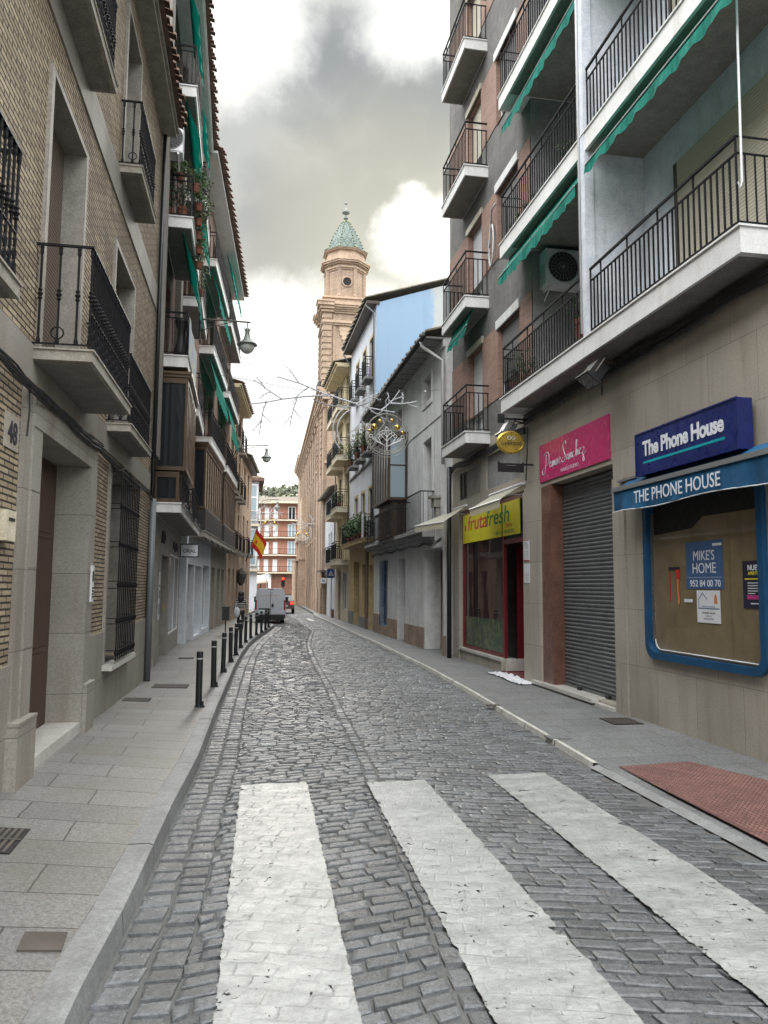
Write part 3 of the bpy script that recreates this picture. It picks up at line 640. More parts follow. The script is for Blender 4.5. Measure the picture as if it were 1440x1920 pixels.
# eave and tiles
mb=L1.b(L1.b(MB(),-.2,.22,-4,12.56,9.0,9.07),-.2,.26,-4,12.58,9.072,9.13); L1.part('eave',mb,M['slab_edge'])
L1.part('roof',rooftiles(L1,MB(),.36,-4,12.55,9.16,-2.2,9.95,p=.15,r=.06),M['tile'],recalc=False)
mb=MB(); mb.tube([L1.p(.07,12.48,.1),L1.p(.07,12.48,2.95)],.05,10); L1.part('drainpipe',mb,M['pvc_grey'],smooth=True)
mb=MB(); mb.tube([L1.p(.05,12.5,2.95),L1.p(.05,12.5,8.98)],.035,8); L1.part('drainpipe',mb,M['black_paint'],smooth=True)
mb=MB(); L1.b(mb,.02,.045,7.98,8.07,1.42,1.80)
ip=L1.hang('intercom_panel','pale steel intercom panel with buttons beside the doorway of number 48','intercom',.062,7.99,1.43)
obj('plate',MB().box(0,.016,0,.1,0,.36),M['white_alu'],ip); mb=MB()
for r in range(4):
    for c in (0,1): mb.box(.0162,.022,.022+c*.036,.04+c*.036,.04+r*.03,.055+r*.03)
mb.box(.0162,.019,.02,.08,.2,.3); obj('button',mb,M['black_ink'],ip)
hn=L1.hang('house_number','tan tile pair with black number 48 on the brick beside the stone doorway','house number',.0,5.35,2.5)
obj('tile',MB().box(.0,.012,0,.14,0,.24).box(0,.012,.15,.29,0,.24),M['stone_slab'],hn); lettering('digits','48',.21,M['black_ink'],hn,(.0125,.145,.045),'+y',bold=.004,sx=.95)
bx=L1.hang('letter_box','small beige metal box on the brick left of the doorway','letter box',0,5.28,1.88)
obj('body',MB().box(0,.07,0,.2,0,.2),M['cream'],bx); obj('slot',MB().box(.0705,.075,.04,.16,.13,.15),M['dark'],bx)
# ---- cable bundle running along the house
def cable_run(Fc,label,u0,u1,z,w=.04,n=7,sag=.03,seed=1,rad=.012,drop=(),spread=.07):
    rnd=random.Random(seed); mb=MB()
    for k in range(n):
        a=rnd.uniform(-spread,spread); ph=rnd.random()*6; pts=[]; m=int((u1-u0)/.35)+2
        for i in range(m+1):
            u=u0+(u1-u0)*i/m; pts.append(Fc.p(w+.02*abs(math.sin(i*1.3+ph)),u,z+a*(.6+.4*math.sin(i*.5+ph))-sag*abs(math.sin(u*1.9))+rnd.uniform(-.01,.01)))
        mb.tube(pts,rad*rnd.uniform(.5,1.2),5)
    for (u,zz,w2) in drop: mb.tube([Fc.p(w,u,z),Fc.p(w+.01,u,(z+zz)/2),Fc.p(w,u+w2,zz)],rad*.6,5)
    o=Fc.part('cable_bundle',mb,M['cable']); o.parent=None; o.matrix_world=Matrix.Translation((Fc.x0,Fc.y0,0))@Matrix.Rotation(Fc.rz,4,'Z'); o.location=(Fc.x0,Fc.y0,Fc.zo); o.rotation_euler=(0,0,Fc.rz); o.scale=(Fc.k,)*3
    return tag(o,label,'cable','bundles of cables along the house fronts')
cable_run(L1,'thick bundle of black cables above the stone doorway of the tan brick house',-2,8.2,3.0,.07,9,.02,1,.012,[(5.62,2.62,0)],.05)
cable_run(L1,'sagging black cables above the grilled window of the tan brick house',8.2,12.6,2.98,.05,6,.05,2,.011,[(12.45,3.6,0)],.05)
# ---- apartment block with white balconies (near part)
L2=F('apartment_block','apartment block with brown glazed bay, potted plants and white edged balconies','building',-1.47,12.7,0,1)
LV=[5.42,7.97,10.47]
g=[(.35,1.9,.1,2.38,.25),(2.8,4.4,.1,2.2,.5),(4.75,7.35,.5,2.3,.12)]
L2.wall(M['stone_grey'],.0,7.5,-.1,2.9,g,0,name='wall')
up=[(.9,2.3,3.1,4.9),(4.9,6.6,3.1,4.9)]+[(a,b,z+.2,z+2.05,.25) for z in LV for a,b in ((1.3,2.9),(5.2,6.8))]
L2.wall(M['brick_dark'],0,7.5,2.9,13.2,up,-.02,ends=True)
L2.door(.36,1.89,.12,2.37,-.07,'brown_marble',2,2); L2.door(2.81,4.39,.12,2.19,-.15,'dark_wood',1,1)
L2.window(4.77,7.33,.52,2.29,-.03,'white_alu','shop_glass',2,1)
for z in LV:
    for a,b in ((1.3,2.9),(5.2,6.8)): L2.window(a+.01,b-.01,z+.21,z+2.04,-.2,'white_alu','curtain_glass',2,1,blind=.4)
L2.window(4.91,6.59,3.11,4.89,-.2,'brown_alu','glass',2,1)
mb=MB()
for z in LV: L2.b(mb,-.1,.04,0,.0+.3,z,z+.25)
L2.part('pier',L2.b(L2.b(MB(),-.02,.12,.02,.62,3.7,13.1),-.02,.1,4.0,4.5,5.5,13.1),M['soffit'])
L2.balcony(.95,7.4,2.85,3.0,.47,'white_slab',rail=False,soff='soffit')
# glazed bay
mb=MB(); W0,U0,U1,Z0,Z1=.53,.92,3.3,3.58,5.22
def bay(Fc,w,u0,u1,z0,z1,fm,gm,nf,name='glazed_bay',cor=True):
    mb=MB(); t=.05
    Fc.b(mb,0,w,u0,u1,z0,z0+.07); Fc.b(mb,0,w,u0,u1,z1-.1,z1)
    if cor: Fc.b(mb,0,w+.03,u0-.03,u1+.03,z1+.001,z1+.05); Fc.b(mb,0,w+.055,u0-.055,u1+.055,z1+.051,z1+.1)
    n=nf
    for k in range(n+1): u=u0+(u1-u0-t)*k/n; Fc.b(mb,w-t,w-.002,u+.002,u+t,z0+.07,z1-.1)
    for u in (u0+.003,u1-t): Fc.b(mb,.002,t,u,u+t-.005,z0+.07,z1-.1)
    B=Fc.part(name,mb,M[fm])
    for k in range(n): a=u0+(u1-u0-t)*k/n+t; b=u0+(u1-u0-t)*(k+1)/n; Fc.part('pane',Fc.b(MB(),w-.03,w-.022,a,b,z0+.07,z1-.1),M[gm],B)
    for u in (u0,u1-.04): Fc.part('pane',Fc.b(MB(),t,w-t,u+.02,u+.028,z0+.07,z1-.1),M[gm],B)
    return B
bay(L2,.53,.92,3.3,3.58,5.22,'brown_alu','glass',6)
B=bay(L2,.42,.95,3.2,3.02,3.56,'brown_alu','glass',5,cor=False)
mb=MB()
for k in range(20): u=.95+k*.115; mb.box(.452,.46,u,u+.012,3.02,3.55)
L2.part('balustrade',mb.box(.45,.462,.95,3.25,3.5,3.52).box(.45,.462,.95,3.25,3.05,3.07),M['iron'])
specs=[(0,.95,3.45,.5),(1,.95,3.45,.5),(2,.95,3.45,.5),(1,4.9,7.35,.5),(2,4.9,7.35,.5),(0,4.9,7.35,.5)]
for k,a,b,wd in specs: L2.balcony(a,b,LV[k],LV[k]+.19,wd,'white_slab',soff='soffit',h=.78)
L2.balcony(4.7,7.4,3.001,3.02,.45,'white_slab',h=.7,sp=.06,lip=False)
mb=L2.b(L2.b(MB(),-.1,.5,.0,7.5,13.15,13.2),-.1,.53,0,7.5,13.201,13.27); L2.part('eave',mb,M['white_slab'])
L2.part('roof',rooftiles(L2,MB(),.64,0,7.5,13.32,-2,14.0),M['dark_tile'],recalc=False)
L2.part('drainpipe',MB().tube([L2.p(.07,-.02,.1),L2.p(.07,-.02,2.8)],.045,8),M['pvc_grey'],smooth=True)
# ---- second part of the block
L3=F('apartment_block','long brick apartment block with brown glazed gallery and green balcony awnings','building',-1.3,20.15,4.2,1)
g=[(.3,1.5,.1,2.15,.3),(1.75,3.2,.2,2.15,.35),(3.5,5.2,.3,2.2,.2),(5.8,6.9,.1,2.2,.25),(7.6,8.6,.1,2.2,.25),(9.2,10.3,.1,2.2,.25)]
L3.wall(M['white_wall'],0,5.5,-.1,2.9,g[:3],0); L3.wall(M['slab_edge'],5.5,10.8,-.1,2.9,g[3:],0)
L3.window(.31,1.49,.12,2.14,-.25,'white_alu','shop_glass',2,1); L3.window(1.76,3.19,.22,2.14,-.3,'white_alu','pale_glass',1,1); L3.window(3.51,5.19,.32,2.19,-.15,'white_alu','pale_glass',2,1)
L3.door(5.81,6.89,.1,2.19,-.2,'brown_wood',1,2); L3.door(7.61,8.59,.1,2.19,-.2,'dark_wood',2,2); L3.door(9.21,10.29,.1,2.19,-.2,'shutter_brown',1,1)
up=[(a,b,z+.2,z+2.0,.25) for z in LV for a,b in ((1.6,3.0),(3.6,4.8),(6.6,7.9),(8.6,10.))]
L3.wall(M['brick_muted'],0,10.8,2.9,13.15,up,0)
for o in up: L3.window(o[0]+.01,o[1]-.01,o[2]+.01,o[3]-.01,-.2,'white_alu','curtain_glass',2,1,blind=.5)
for k in range(3):
    for a,b in ((1.1,5.3),(6.1,10.6)): L3.balcony(a,b,LV[k],LV[k]+.19,.40,'white_slab',soff='soffit',h=.78)
L3.balcony(.3,10.7,2.86,3.0,.38,'slab_edge',rail=False)
for a,b,n in ((.6,5.2,8),(6.0,10.5,8)):
    bay(L3,.34,a,b,3.62,5.3,'brown_alu','glass',n)
    mb=L3.b(MB(),0,.365,a-.01,b+.01,3.02,3.6); L3.part('parapet',mb,M['plastic_black'])
mb=L3.b(MB(),-.1,.48,0,10.8,13.15,13.22); L3.part('eave',mb,M['white_slab']); L3.part('roof',rooftiles(L3,MB(),.62,0,10.8,13.3,-2,14.),M['dark_tile'],recalc=False)
cable_run(L2,'black cables tangled below the brown glazed bay',.1,7.4,3.06,.5,5,.05,11,.01)
cable_run(L3,'loose grey cables sagging under the long glazed gallery',.2,10.6,2.85,.4,4,.07,12,.01)
# ---- further houses on the left
L4=F('town_house','cream town house with a projecting eave between the brick block and the tiled stone house','building',-.48,31.05,5,1)
ops=[(.8,1.6,.1,2.3,.2),(2.6,3.4,.1,2.3,.2),(4.4,5.2,.1,2.3,.2)]+[(a,a+.8,z,z+1.7,.2) for z in (3.1,5.5,7.7) for a in (.8,2.6,4.4)]
L4.wall(M['church_stone'],0,6,-.1,9.6,ops)
for o in ops: (L4.door(o[0],o[1],o[2],o[3],-.15,'dark_wood',1,2) if o[2]<1 else L4.window(o[0],o[1],o[2],o[3],-.15,'dark_wood','glass',2,2))
for z in (2.95,5.35,7.55):
    for a in (.65,2.45,4.25): L4.balcony(a,a+1.1,z,z+.1,.3,'slab_edge',h=.75)
L4.part('eave',L4.b(L4.b(MB(),-.1,.35,0,6,9.6,9.68),-.1,.42,0,6,9.681,9.75),M['yellow']); L4.part('roof',rooftiles(L4,MB(),.48,0,6,9.8,-2,10.5),M['tile'],recalc=False)
L5=F('stone_house','old tawny stone house with dark overhanging tiled eave at the end of the left row','building',.07,37.1,5,1)
ops=[(a,a+.9,.1,2.3,.2) for a in (1,3.4)]+[(a,a+.9,z,z+1.8,.2) for z in (3.2,5.6) for a in (1,3.4)]
L5.wall(M['church_stone'],0,6.2,-.1,7.7,ops)
for o in ops: (L5.door(*o[:4],-.15,'red_frame',1,2) if o[2]<1 else L5.window(*o[:4],-.15,'dark_wood','glass',2,2))
for a in (.8,3.2): L5.balcony(a,a+1.3,3.05,3.15,.3,'slab_edge',h=.75)
L5.part('eave',L5.b(MB(),-.1,.30,0,6.2,7.7,7.8),M['dark_wood']); L5.part('roof',rooftiles(L5,MB(),.4,0,6.2,7.85,-2.5,8.8),M['tile_grey'],recalc=False)
L6=F('corner_house','white corner house with tall glazed galleries and a small roof turret','building',1.22,52.,0,1)
L6.wall(M['white_wall'],0,6,-.1,8.6,[(.8,1.8,3.2,5,.2)],0,back=4.4)
L6.window(.8,1.8,3.2,5,-.1,'white_alu','glass',2,2)
mb=MB(); 
for z0,z1 in ((2.9,5.4),(5.9,8.4)):
    m=MB(); m.box(-1.15,-.05,-.14,-.08,z0,z0+.12).box(-1.15,-.05,-.14,-.08,z1-.12,z1)
    for k in range(3): x=-1.15+k*.5; m.box(x,x+.1,-.139,-.081,z0+.12,z1-.12)
    m.box(-1.05,-.15,-.137,-.083,z0+1.55,z0+1.65)
    f=obj('window',m,M['white_alu'],L6.o); obj('pane',MB().box(-1.1,-.1,-.115,-.105,z0+.1,z1-.1),M['pale_glass'],f)
    b=obj('balcony',MB().box(-1.3,.1,-.4,-.0,z0-.35,z0-.2),M['cream'],L6.o); m=MB()
    for k in range(18): m.box(-1.28+k*.08,-1.27+k*.08,-.385,-.375,z0-.2,z0+.6)
    m.box(-1.3,.1,-.39,-.37,z0+.6,z0+.62); obj('railing',m,M['iron'],b)
obj('roof',MB().box(-3,.35,-.35,6.2,8.6,8.8).add([(-3,-.35,8.801),(.35,-.35,8.801),(.35,6.2,8.801),(-3,6.2,8.801),(-1.2,1.5,9.5),(-1.2,4.5,9.5)],[(0,1,4),(1,2,5,4),(2,3,5),(3,0,4,5)]),M['dark_tile'],L6.o)
obj('turret',MB().box(-1.05,-.6,.2,.65,8.8,9.3).box(-.98,-.67,.27,.58,9.3,10.1).box(-1.02,-.63,.23,.62,10.1,10.2).lathe([(.05,0),(.12,.1),(.04,.25),(.02,.6)],-.825,.425,10.2,8),M['church_stone'],L6.o)
# ---- green awnings (drop cloths slung below the balconies), every one a thing
def green_awning(Fc,label,u0,u1,z,w,drop,out,scal=.05,group='green cloth awnings on the balconies',roll=True,seed=0):
    o=Fc.hang('green_awning',label,'awning',w,u0,z,group); L=u1-u0; n=max(8,int(L/.07)); s=Fc.s
    def fn(a,b):
        y=L*a; f=b; wob=.02*math.sin(y*5+seed)*f
        if f<.75: q=f/.75; return (s*(out*q+wob),y,-(drop*.72)*q-.03*math.sin(math.pi*a)*q)
        q=(f-.75)/.25; return (s*(out+.01*q+.018*math.sin(y*13+seed)*q),y,-(drop*.72)-(drop*.28)*q-.03*math.sin(math.pi*a)-(scal*abs(math.sin(y*math.pi/.22)) if b>.99 else 0))
    obj('cloth',MB().grid(fn,n*2,8),M['green_fabric'],o,recalc=False,smooth=True)
    if roll: obj('roller',MB().tube([(0,-.03,0),(0,L+.03,0)],.02,8),M['green_fabric'],o); obj('bar',MB().tube([(s*(out+.008),0,-drop*.72),(s*(out+.008),L,-drop*.72-.005)],.008,6),M['white_alu'] if s<0 else M['green_fabric'],o)
    else: obj('bar',MB().tube([(s*out,0,-drop*.72),(s*out,L,-drop*.72)],.011,6),M['white_alu'],o)
    return o
green_awning(L2,'green drop awning under the lowest plant filled balcony, left side near the glazed bay',1.1,3.4,7.93,.34,1.05,.26,.02)
green_awning(L2,'green drop awning just above the hanging plants on the left row',1.1,3.4,10.44,.32,.9,.24,.03,seed=2)
green_awning(L2,'high green awning under the roof eave beside the air conditioner',1.5,3.6,13.1,.26,.85,.2,.03,seed=3)
green_awning(L2,'high green awning further along the eave of the left row',4.9,7.3,13.1,.26,.8,.2,.03,seed=4)
green_awning(L2,'narrow green awning at the fourth floor above the second plant column',4.9,7.2,10.44,.32,.85,.22,.03,seed=5)
green_awning(L3,'topmost green awning on the long brick block below the roof corner',6.3,10.3,13.05,.2,.8,.2,.03,seed=6)
green_awning(L3,'long green awning of the upper balcony behind the first street lamp',1.3,5.1,10.43,.26,.95,.22,.03,seed=7)
green_awning(L3,'green awning in the middle floor under the street lamp arm',1.3,5.1,7.93,.26,1.0,.2,.03,seed=8)
green_awning(L3,'lowest green awning, wide flat cloth just above the glazed gallery',6.3,9.4,7.93,.26,1.3,.24,.03,seed=9)
# ---- plants on the balconies of the left row
PG='potted plants on the plant filled balcony'
def P(Fc,u,w,z,label,**k): return potplant(label,Fc.W(w,u,z),group=PG,**k)
P(L2,1.1,.25,8.9,'terracotta pot with trailing leaves hung at the near end of the rail',r=.22,pr=.08,ph=.13,n=190,seed=3,sz=.7,up=.6)
P(L2,1.25,.3,8.19,'big terracotta pot with a spiky green plant on the balcony floor',r=.25,pr=.1,ph=.28,n=200,seed=4,mat='leaf_dark')
P(L2,1.05,.1,8.19,'leggy dark plant by the wall on the plant filled balcony',r=.16,pr=.07,ph=.14,n=80,seed=14,mat='leaf_dark',up=1.6,sz=1.6)
P(L2,1.9,.58,9.05,'dark green pot hooked outside the rail, highest of the row',r=.24,pr=.09,ph=.17,n=220,seed=5,pot='plastic_black',mat='leaf_dark',up=.5)
P(L2,1.35,.52,8.85,'brown pot hooked outside the rail with a drooping fern',r=.22,pr=.08,ph=.15,n=200,seed=6,up=.5)
for i,(u,z,l) in enumerate(((1.6,8.62,'topmost of the brown pots stacked down the plant wall'),(1.75,8.4,'second brown pot down the plant wall'),(1.9,8.2,'third brown pot down the plant wall'),(2.05,7.98,'fourth brown pot down the plant wall'),(2.2,7.75,'lowest brown pot of the plant wall, leaves trailing'))):
    P(L2,u,.56,z,l,r=.17,pr=.075,ph=.13,n=120,seed=20+i,up=.7,mat=('leaf','leaf_pale')[i%2])
P(L2,2.6,.6,8.95,'black hanging pot with a round green plant at the far end of the rail',r=.24,pr=.1,ph=.16,n=220,seed=9,pot='plastic_black',up=.4)
P(L2,5.0,.42,8.2,'tall leafy plant on the second balcony column',r=.26,pr=.1,ph=.2,n=160,seed=10,sz=1.6,up=1.1)
vs=thing('balcony_planter','large dark urn standing on the balcony above the brown glazed bay','planter',L2.W(.36,1.15,5.64)); obj('urn',MB().lathe([(.10,0),(.12,.04),(.13,.12),(.10,.22),(.065,.36),(.06,.46),(.10,.6),(.115,.64),(.12,.66),(.11,.7)],0,0,0,12),M['plastic_black'],vs,smooth=True); obj('soil',MB().lathe([(.09,.68),(.05,.69)],0,0,0,10),M['stem'],vs)
t=NT('painted_cloth_screen'); c=t.mix(t.ramp(t.noise(4,4),[(.45,0.),(.6,1.)]),(.42,.50,.62),(.62,.62,.45)); M['screen']=t.out(c,.8)
sc=L2.hang('privacy_screen','pale blue painted cloth screen tied to the balcony rail above the glazed bay','screen',.505,1.0,5.68); obj('cloth',MB().grid(lambda a,b:(.008*math.sin(a*14),2.3*a,.68*b),24,4),M['screen'],sc,recalc=False); obj('cord',MB().tube([(0,0,.66),(-.03,0,.7)],.006,4),M['cable'],sc)
# ---- air conditioner, left
def ac_unit(label,loc,rz,w=.62,h=.42,d=.24,bracket=True):
    o=thing('air_conditioner',label,'air conditioner',loc,rz)
    obj('casing',MB().box(0,w,0,d,0,h).box(.02,w-.02,-.012,-.001,.02,h-.02),M['white_alu'],o)
    m=MB(); cx,cz,r=w*.40,h*.5,h*.42
    obj('fan_recess',MB().ring((cx,-.016,cz),r,.008,'xz',24),M['grey_alu'],o,smooth=True)
    m.prism([(cx+math.cos(a*math.pi/14)*r,cz+math.sin(a*math.pi/14)*r) for a in range(28)],-.0125,-.015); fr=obj('fan_grille',m,M['plastic_black'],o)
    m=MB()
    for k in range(20): a=k*math.pi/10; m.tube([(cx+math.cos(a)*.04,-.02,cz+math.sin(a)*.04),(cx+math.cos(a)*r,-.02,cz+math.sin(a)*r)],.0018,4)
    for q in (.35,.6,.8): m.ring((cx,-.02,cz),r*q,.0018,'xz',20,k=4)
    m.sphere((cx,-.022,cz),.03,8,5); obj('guard',m,M['grey_alu'],o)
    m=MB()
    for k in range(12): m.box(-.004,-.0005,.03,d-.03,.05+k*.028,.062+k*.028)
    obj('side_louvre',m,M['grey_alu'],o)
    if bracket: [obj('bracket',MB().box(q-.015,q+.015,.0,d+.02,-.035,-.001).tube([(q,0,-.03),(q,d,-.2)],.009,5),M['white_alu'],o) for q in (.075,w-.075)]
    return o
ac_unit('white air conditioner on brackets at the near corner of the left apartment block',(-1.5,13.2,9.12),0,.36,.52,.3)
# ================================================================== RIGHT SIDE
R1=F('apartment_block','apartment block with stone shopfronts and long white balconies','building',4.68,0,.5,-1)
st=M['stone_slab']
ops=[(6.32,8.3,.88,2.62,.12),(9.2,11.66,.12,3.22,.3),(12.45,16.5,.02,3.27,.3),(12.62,14.55,3.52,4.2,.06),(14.95,16.5,3.52,4.12,.06)]
R1.wall(st,-3,17.3,-.1,4.56,ops,0,back=4)
for q in ((.03,8.88,9.18,3.0),(.035,11.68,12.43,3.22),(.02,16.5,17.28,3.5)): R1.bx('pilaster',st,.001,q[0],q[1],q[2],-.05,q[3])

# steel roller shutter of the nail studio
mb=MB(); z=.3; n=52; H=(3.2-.16)/n
for k in range(n):
    a=.16+k*H; X=-.2; prof=[(0,0),(.006,.18),(.016,.35),(.018,.6),(.008,.82),(0,.9),(0,1)]
    for (p,q),(p2,q2) in zip(prof,prof[1:]): mb.quad(R1.p(X+p,9.21,a+q*H),R1.p(X+p,11.25,a+q*H),R1.p(X+p2,11.25,a+q2*H),R1.p(X+p2,9.21,a+q2*H))
sh=R1.part('roller_shutter',mb,M['steel_shutter'],recalc=False)
R1.part('shutter_rail',R1.b(R1.b(MB(),-.21,-.165,9.21,11.25,.12,.165),-.22,-.16,9.2,9.235,.165,3.2),M['steel_shutter'],sh)
for u in (9.7,10.6): R1.part('lock',R1.b(MB(),-.16,-.12,u,u+.09,.125,.17),M['plastic_black'],sh)
R1.bx('door_jamb',M['brown_marble'],-.29,.006,11.26,11.655,.12,3.215)
R1.bx('door_step',M['marble'],-.28,.10,9.75,11.95,.075,.125); R1.bx('door_step',M['marble'],-.28,.06,9.22,9.74,.035,.085)
R1.bx('step_base',M['stone_grey'],-.28,.07,9.8,11.9,-.05,.074)
# fruit shop front
ff=R1.b(R1.b(R1.b(R1.b(MB(),-.12,-.06,12.46,16.48,3.17,3.26),-.12,-.06,13.7,13.78,.3,3.17),-.12,-.06,16.38,16.47,.33,3.17),-.118,-.062,12.46,13.7,2.4,2.48)
R1.b(ff,-.12,-.058,13.78,16.38,.30,.36); sf=R1.part('shop_front',ff,M['red_frame'])
R1.part('pane',R1.b(MB(),-.1,-.095,13.78,16.38,.36,3.17),M['shop_glass'],sf); R1.part('pane',R1.b(MB(),-.1,-.095,12.46,13.7,2.48,3.17),M['shutter_green'],sf)
R1.part('sill',R1.b(MB(),-.28,.03,13.72,16.49,.25,.30),M['marble'],sf); R1.bx('stall_riser',st,-.28,-.002,13.72,16.49,-.05,.249)
R1.part('entrance',R1.b(R1.b(R1.b(MB(),-1.2,-.3,13.62,13.70,.02,2.4),-1.25,-1.2,12.4,13.7,.02,2.4),-1.2,-.3,12.36,12.45,.02,3.2),M['red_frame'])
R1.bx('threshold',M['red_frame'],-1.2,.0,12.46,13.7,.02,.07); R1.bx('door_leaf',M['red_frame'],-.5,-.44,13.1,13.62,.25,2.38); R1.bx('kick_plate',M['marble'],-.43,-.05,13.6,13.618,.08,.30)
dm=MB(); t=NT('green_printed_film'); c=t.mix(t.ramp(t.noise(5,5,.7),[(.4,0.),(.6,1.)]),(.02,.06,.04),(.11,.13,.06)); M['film']=t.out(c,.25)
for i,(u,c) in enumerate(((14.1,.5),(14.6,.42),(15.1,.6),(15.6,.45),(16.,.5))): pass
R1.part('window_film',R1.b(MB(),-.0945,-.093,13.80,16.36,.37,.98),M['film'],sf)
# transoms
R1.bx('transom_panel',M['grey_wall'],-.055,-.03,12.63,14.54,3.53,4.19); R1.bx('transom_panel',M['stone_grey'],-.055,-.03,14.96,16.0,3.53,4.11); R1.window(16.0,16.49,3.53,4.11,-.04,'dark_wood','glass',2,1)
# empty shop window with rounded blue frame
def rrect(u0,u1,z0,z1,r,n=6):
    pts=[]
    for cx,cz,a in ((u1-r,z1-r,0),(u0+r,z1-r,90),(u0+r,z0+r,180),(u1-r,z0+r,270)):
        for i in range(n+1): t=R(a+90*i/n); pts.append((cx+r*math.cos(t),cz+r*math.sin(t)))
    return pts
A=rrect(6.24,8.38,.80,2.68,.17); B=rrect(6.32,8.30,.88,2.6,.12); mb=MB(); n=len(A)
for w in (.055,):
    vs=[R1.p(w,*p) for p in A]+[R1.p(w,*p) for p in B]+[R1.p(0,*p) for p in A]+[R1.p(-.06,*p) for p in B]
    mb.add(vs,[(i,(i+1)%n,n+(i+1)%n,n+i) for i in range(n)]+[(i,(i+1)%n,2*n+(i+1)%n,2*n+i) for i in range(n)]+[(n+i,n+(i+1)%n,3*n+(i+1)%n,3*n+i) for i in range(n)])
wf=R1.part('shop_window',mb,M['blue_frame']); R1.part('papered_pane',R1.b(MB(),-.05,-.04,6.3,8.32,.86,2.64),M['kraft'],wf)
R1.part('dark_band',R1.b(MB(),-.0395,-.038,6.33,8.29,2.36,2.6).add([R1.p(-.0392,7.3,2.36),R1.p(-.0392,8.29,2.36),R1.p(-.0392,8.29,2.22),R1.p(-.0392,7.5,2.25)],[(0,1,2,3)]),M['dark'],wf)
mb=MB(); rr=rrect(6.345,8.275,.905,2.6,.115)[14:28]; mb.tube([R1.p(-.02,*p) for p in rrect(6.345,8.275,.905,2.6,.115)[7:]],.008,5); R1.part('seal',mb,M['white_alu'],wf)
# posters in that window (u reading right-to-left: text direction is -y)
def poster(label,u0,u1,z0,z1,mat,w=-.0375,name='poster'):
    o=R1.hang(name,label,'poster',w,(u0+u1)/2,z0); obj('sheet',MB().box(-.002,0,-(u1-u0)/2,(u1-u0)/2,0,z1-z0),M[mat],o); return o
def lines(o,rows,mat,x=-.0028,name='print'):
    mb=MB()
    for (y0,y1,z0,z1) in rows: mb.quad((x,y0,z0),(x,y1,z0),(x,y1,z1),(x,y0,z1))
    obj(name,mb,M[mat],o)
p=poster('blue estate agent poster with white lettering and a telephone number in the papered window',6.97,7.63,1.6,2.1,'poster_blue')
lettering('print',"MIKE'S",.145,M['sign_white'],p,(-.0025,.0,.30),'-y',ext=.0006,sx=.95); lettering('print','HOME',.155,M['sign_white'],p,(-.0025,0,.165),'-y',ext=.0006,sx=.98); lettering('print','952 84 00 70',.098,M['sign_white'],p,(-.0025,-.01,.025),'-y',ext=.0006,bold=.001,sx=1.05)
lines(p,[(-.31,.31,.118,.121),(-.32,-.16,.44,.468)],'paper')
p=poster('white notice with a blue house outline taped below the blue poster',7.03,7.44,1.25,1.585,'paper',-.034)
lettering('print','SERVICIOS RODRIGUEZ',.022,M['poster_blue'],p,(-.0025,0,.16),'-y',ext=.0004); lettering('print','ANTEQUERA  MALAGA',.022,M['black_ink'],p,(-.0025,0,.095),'-y',ext=.0004,bold=.0005); lettering('print','C/ REAL 4 1 F',.02,M['black_ink'],p,(-.0025,0,.065),'-y',ext=.0004); lettering('print','29200 ANTEQUERA',.02,M['black_ink'],p,(-.0025,0,.035),'-y',ext=.0004)
mb=MB(); mb.tube([(-.003,.17,.24),(-.003,.10,.31),(-.003,.02,.24)],.004,4).tube([(-.003,.17,.24),(-.003,.17,.145)],.003,4).tube([(-.003,.17,.15),(-.003,-.18,.15)],.004,4); obj('house_outline',mb,M['poster_blue'],p); obj('figure_print',MB().prism([(-.1,.2),(-.16,.2),(-.15,.27),(-.13,.3),(-.11,.27)],-.003,-.0022,'x'),M['orange_ink'],p)
p=poster('dark navy opening flyer with pink and yellow print at the right of the papered window',6.34,6.66,1.42,1.87,'poster_dark',-.034)
lettering('print','NUEVA',.07,M['sign_white'],p,(-.0025,-.03,.36),'-y',ext=.0004,bold=.002); lettering('print','APERTURA',.045,M['sign_yellow'],p,(-.0025,-.03,.315),'-y',ext=.0004,bold=.001); lines(p,[(-.12,.13,.27,.283)],'sign_yellow'); lines(p,[(-.06,.09,.235,.243),(-.1,.09,.21,.218),(-.11,.09,.185,.193),(-.1,.09,.16,.168),(-.02,.09,.137,.144),(-.09,.05,.04,.05)],'sign_white'); lines(p,[(-.12,.10,.085,.125)],'poster_pink')
p=poster('torn remains of a purple and red poster at the left of the papered window',7.75,7.98,1.45,1.84,'poster_pink',-.034,'torn_poster')
bpy.data.objects.remove(p.children[0])
mb=MB(); mb.prism([(-.11,.36),(.11,.36),(.11,.39),(-.11,.39)],-.003,0,'x'); obj('purple_edge',mb,M['poster_dark'],p)
mb=MB(); mb.prism([(-.11,.26),(-.04,.26),(-.035,.36),(-.11,.36)],-.003,0,'x').prism([(.085,.33),(.1,.33),(.1,.0),(.09,.02)],-.003,0,'x'); obj('red_strip',mb,M['flag_red'],p)
obj('ragged_strip',MB().prism([(-.10,.0),(-.07,-.04),(-.055,.12),(-.05,.255),(-.09,.255),(-.08,.14)],-.003,0,'x'),M['orange_ink'],p)
p=poster('tiny pale strip of paper stuck left of the white notice',7.52,7.68,1.455,1.49,'paper',-.034,'paper_scrap')
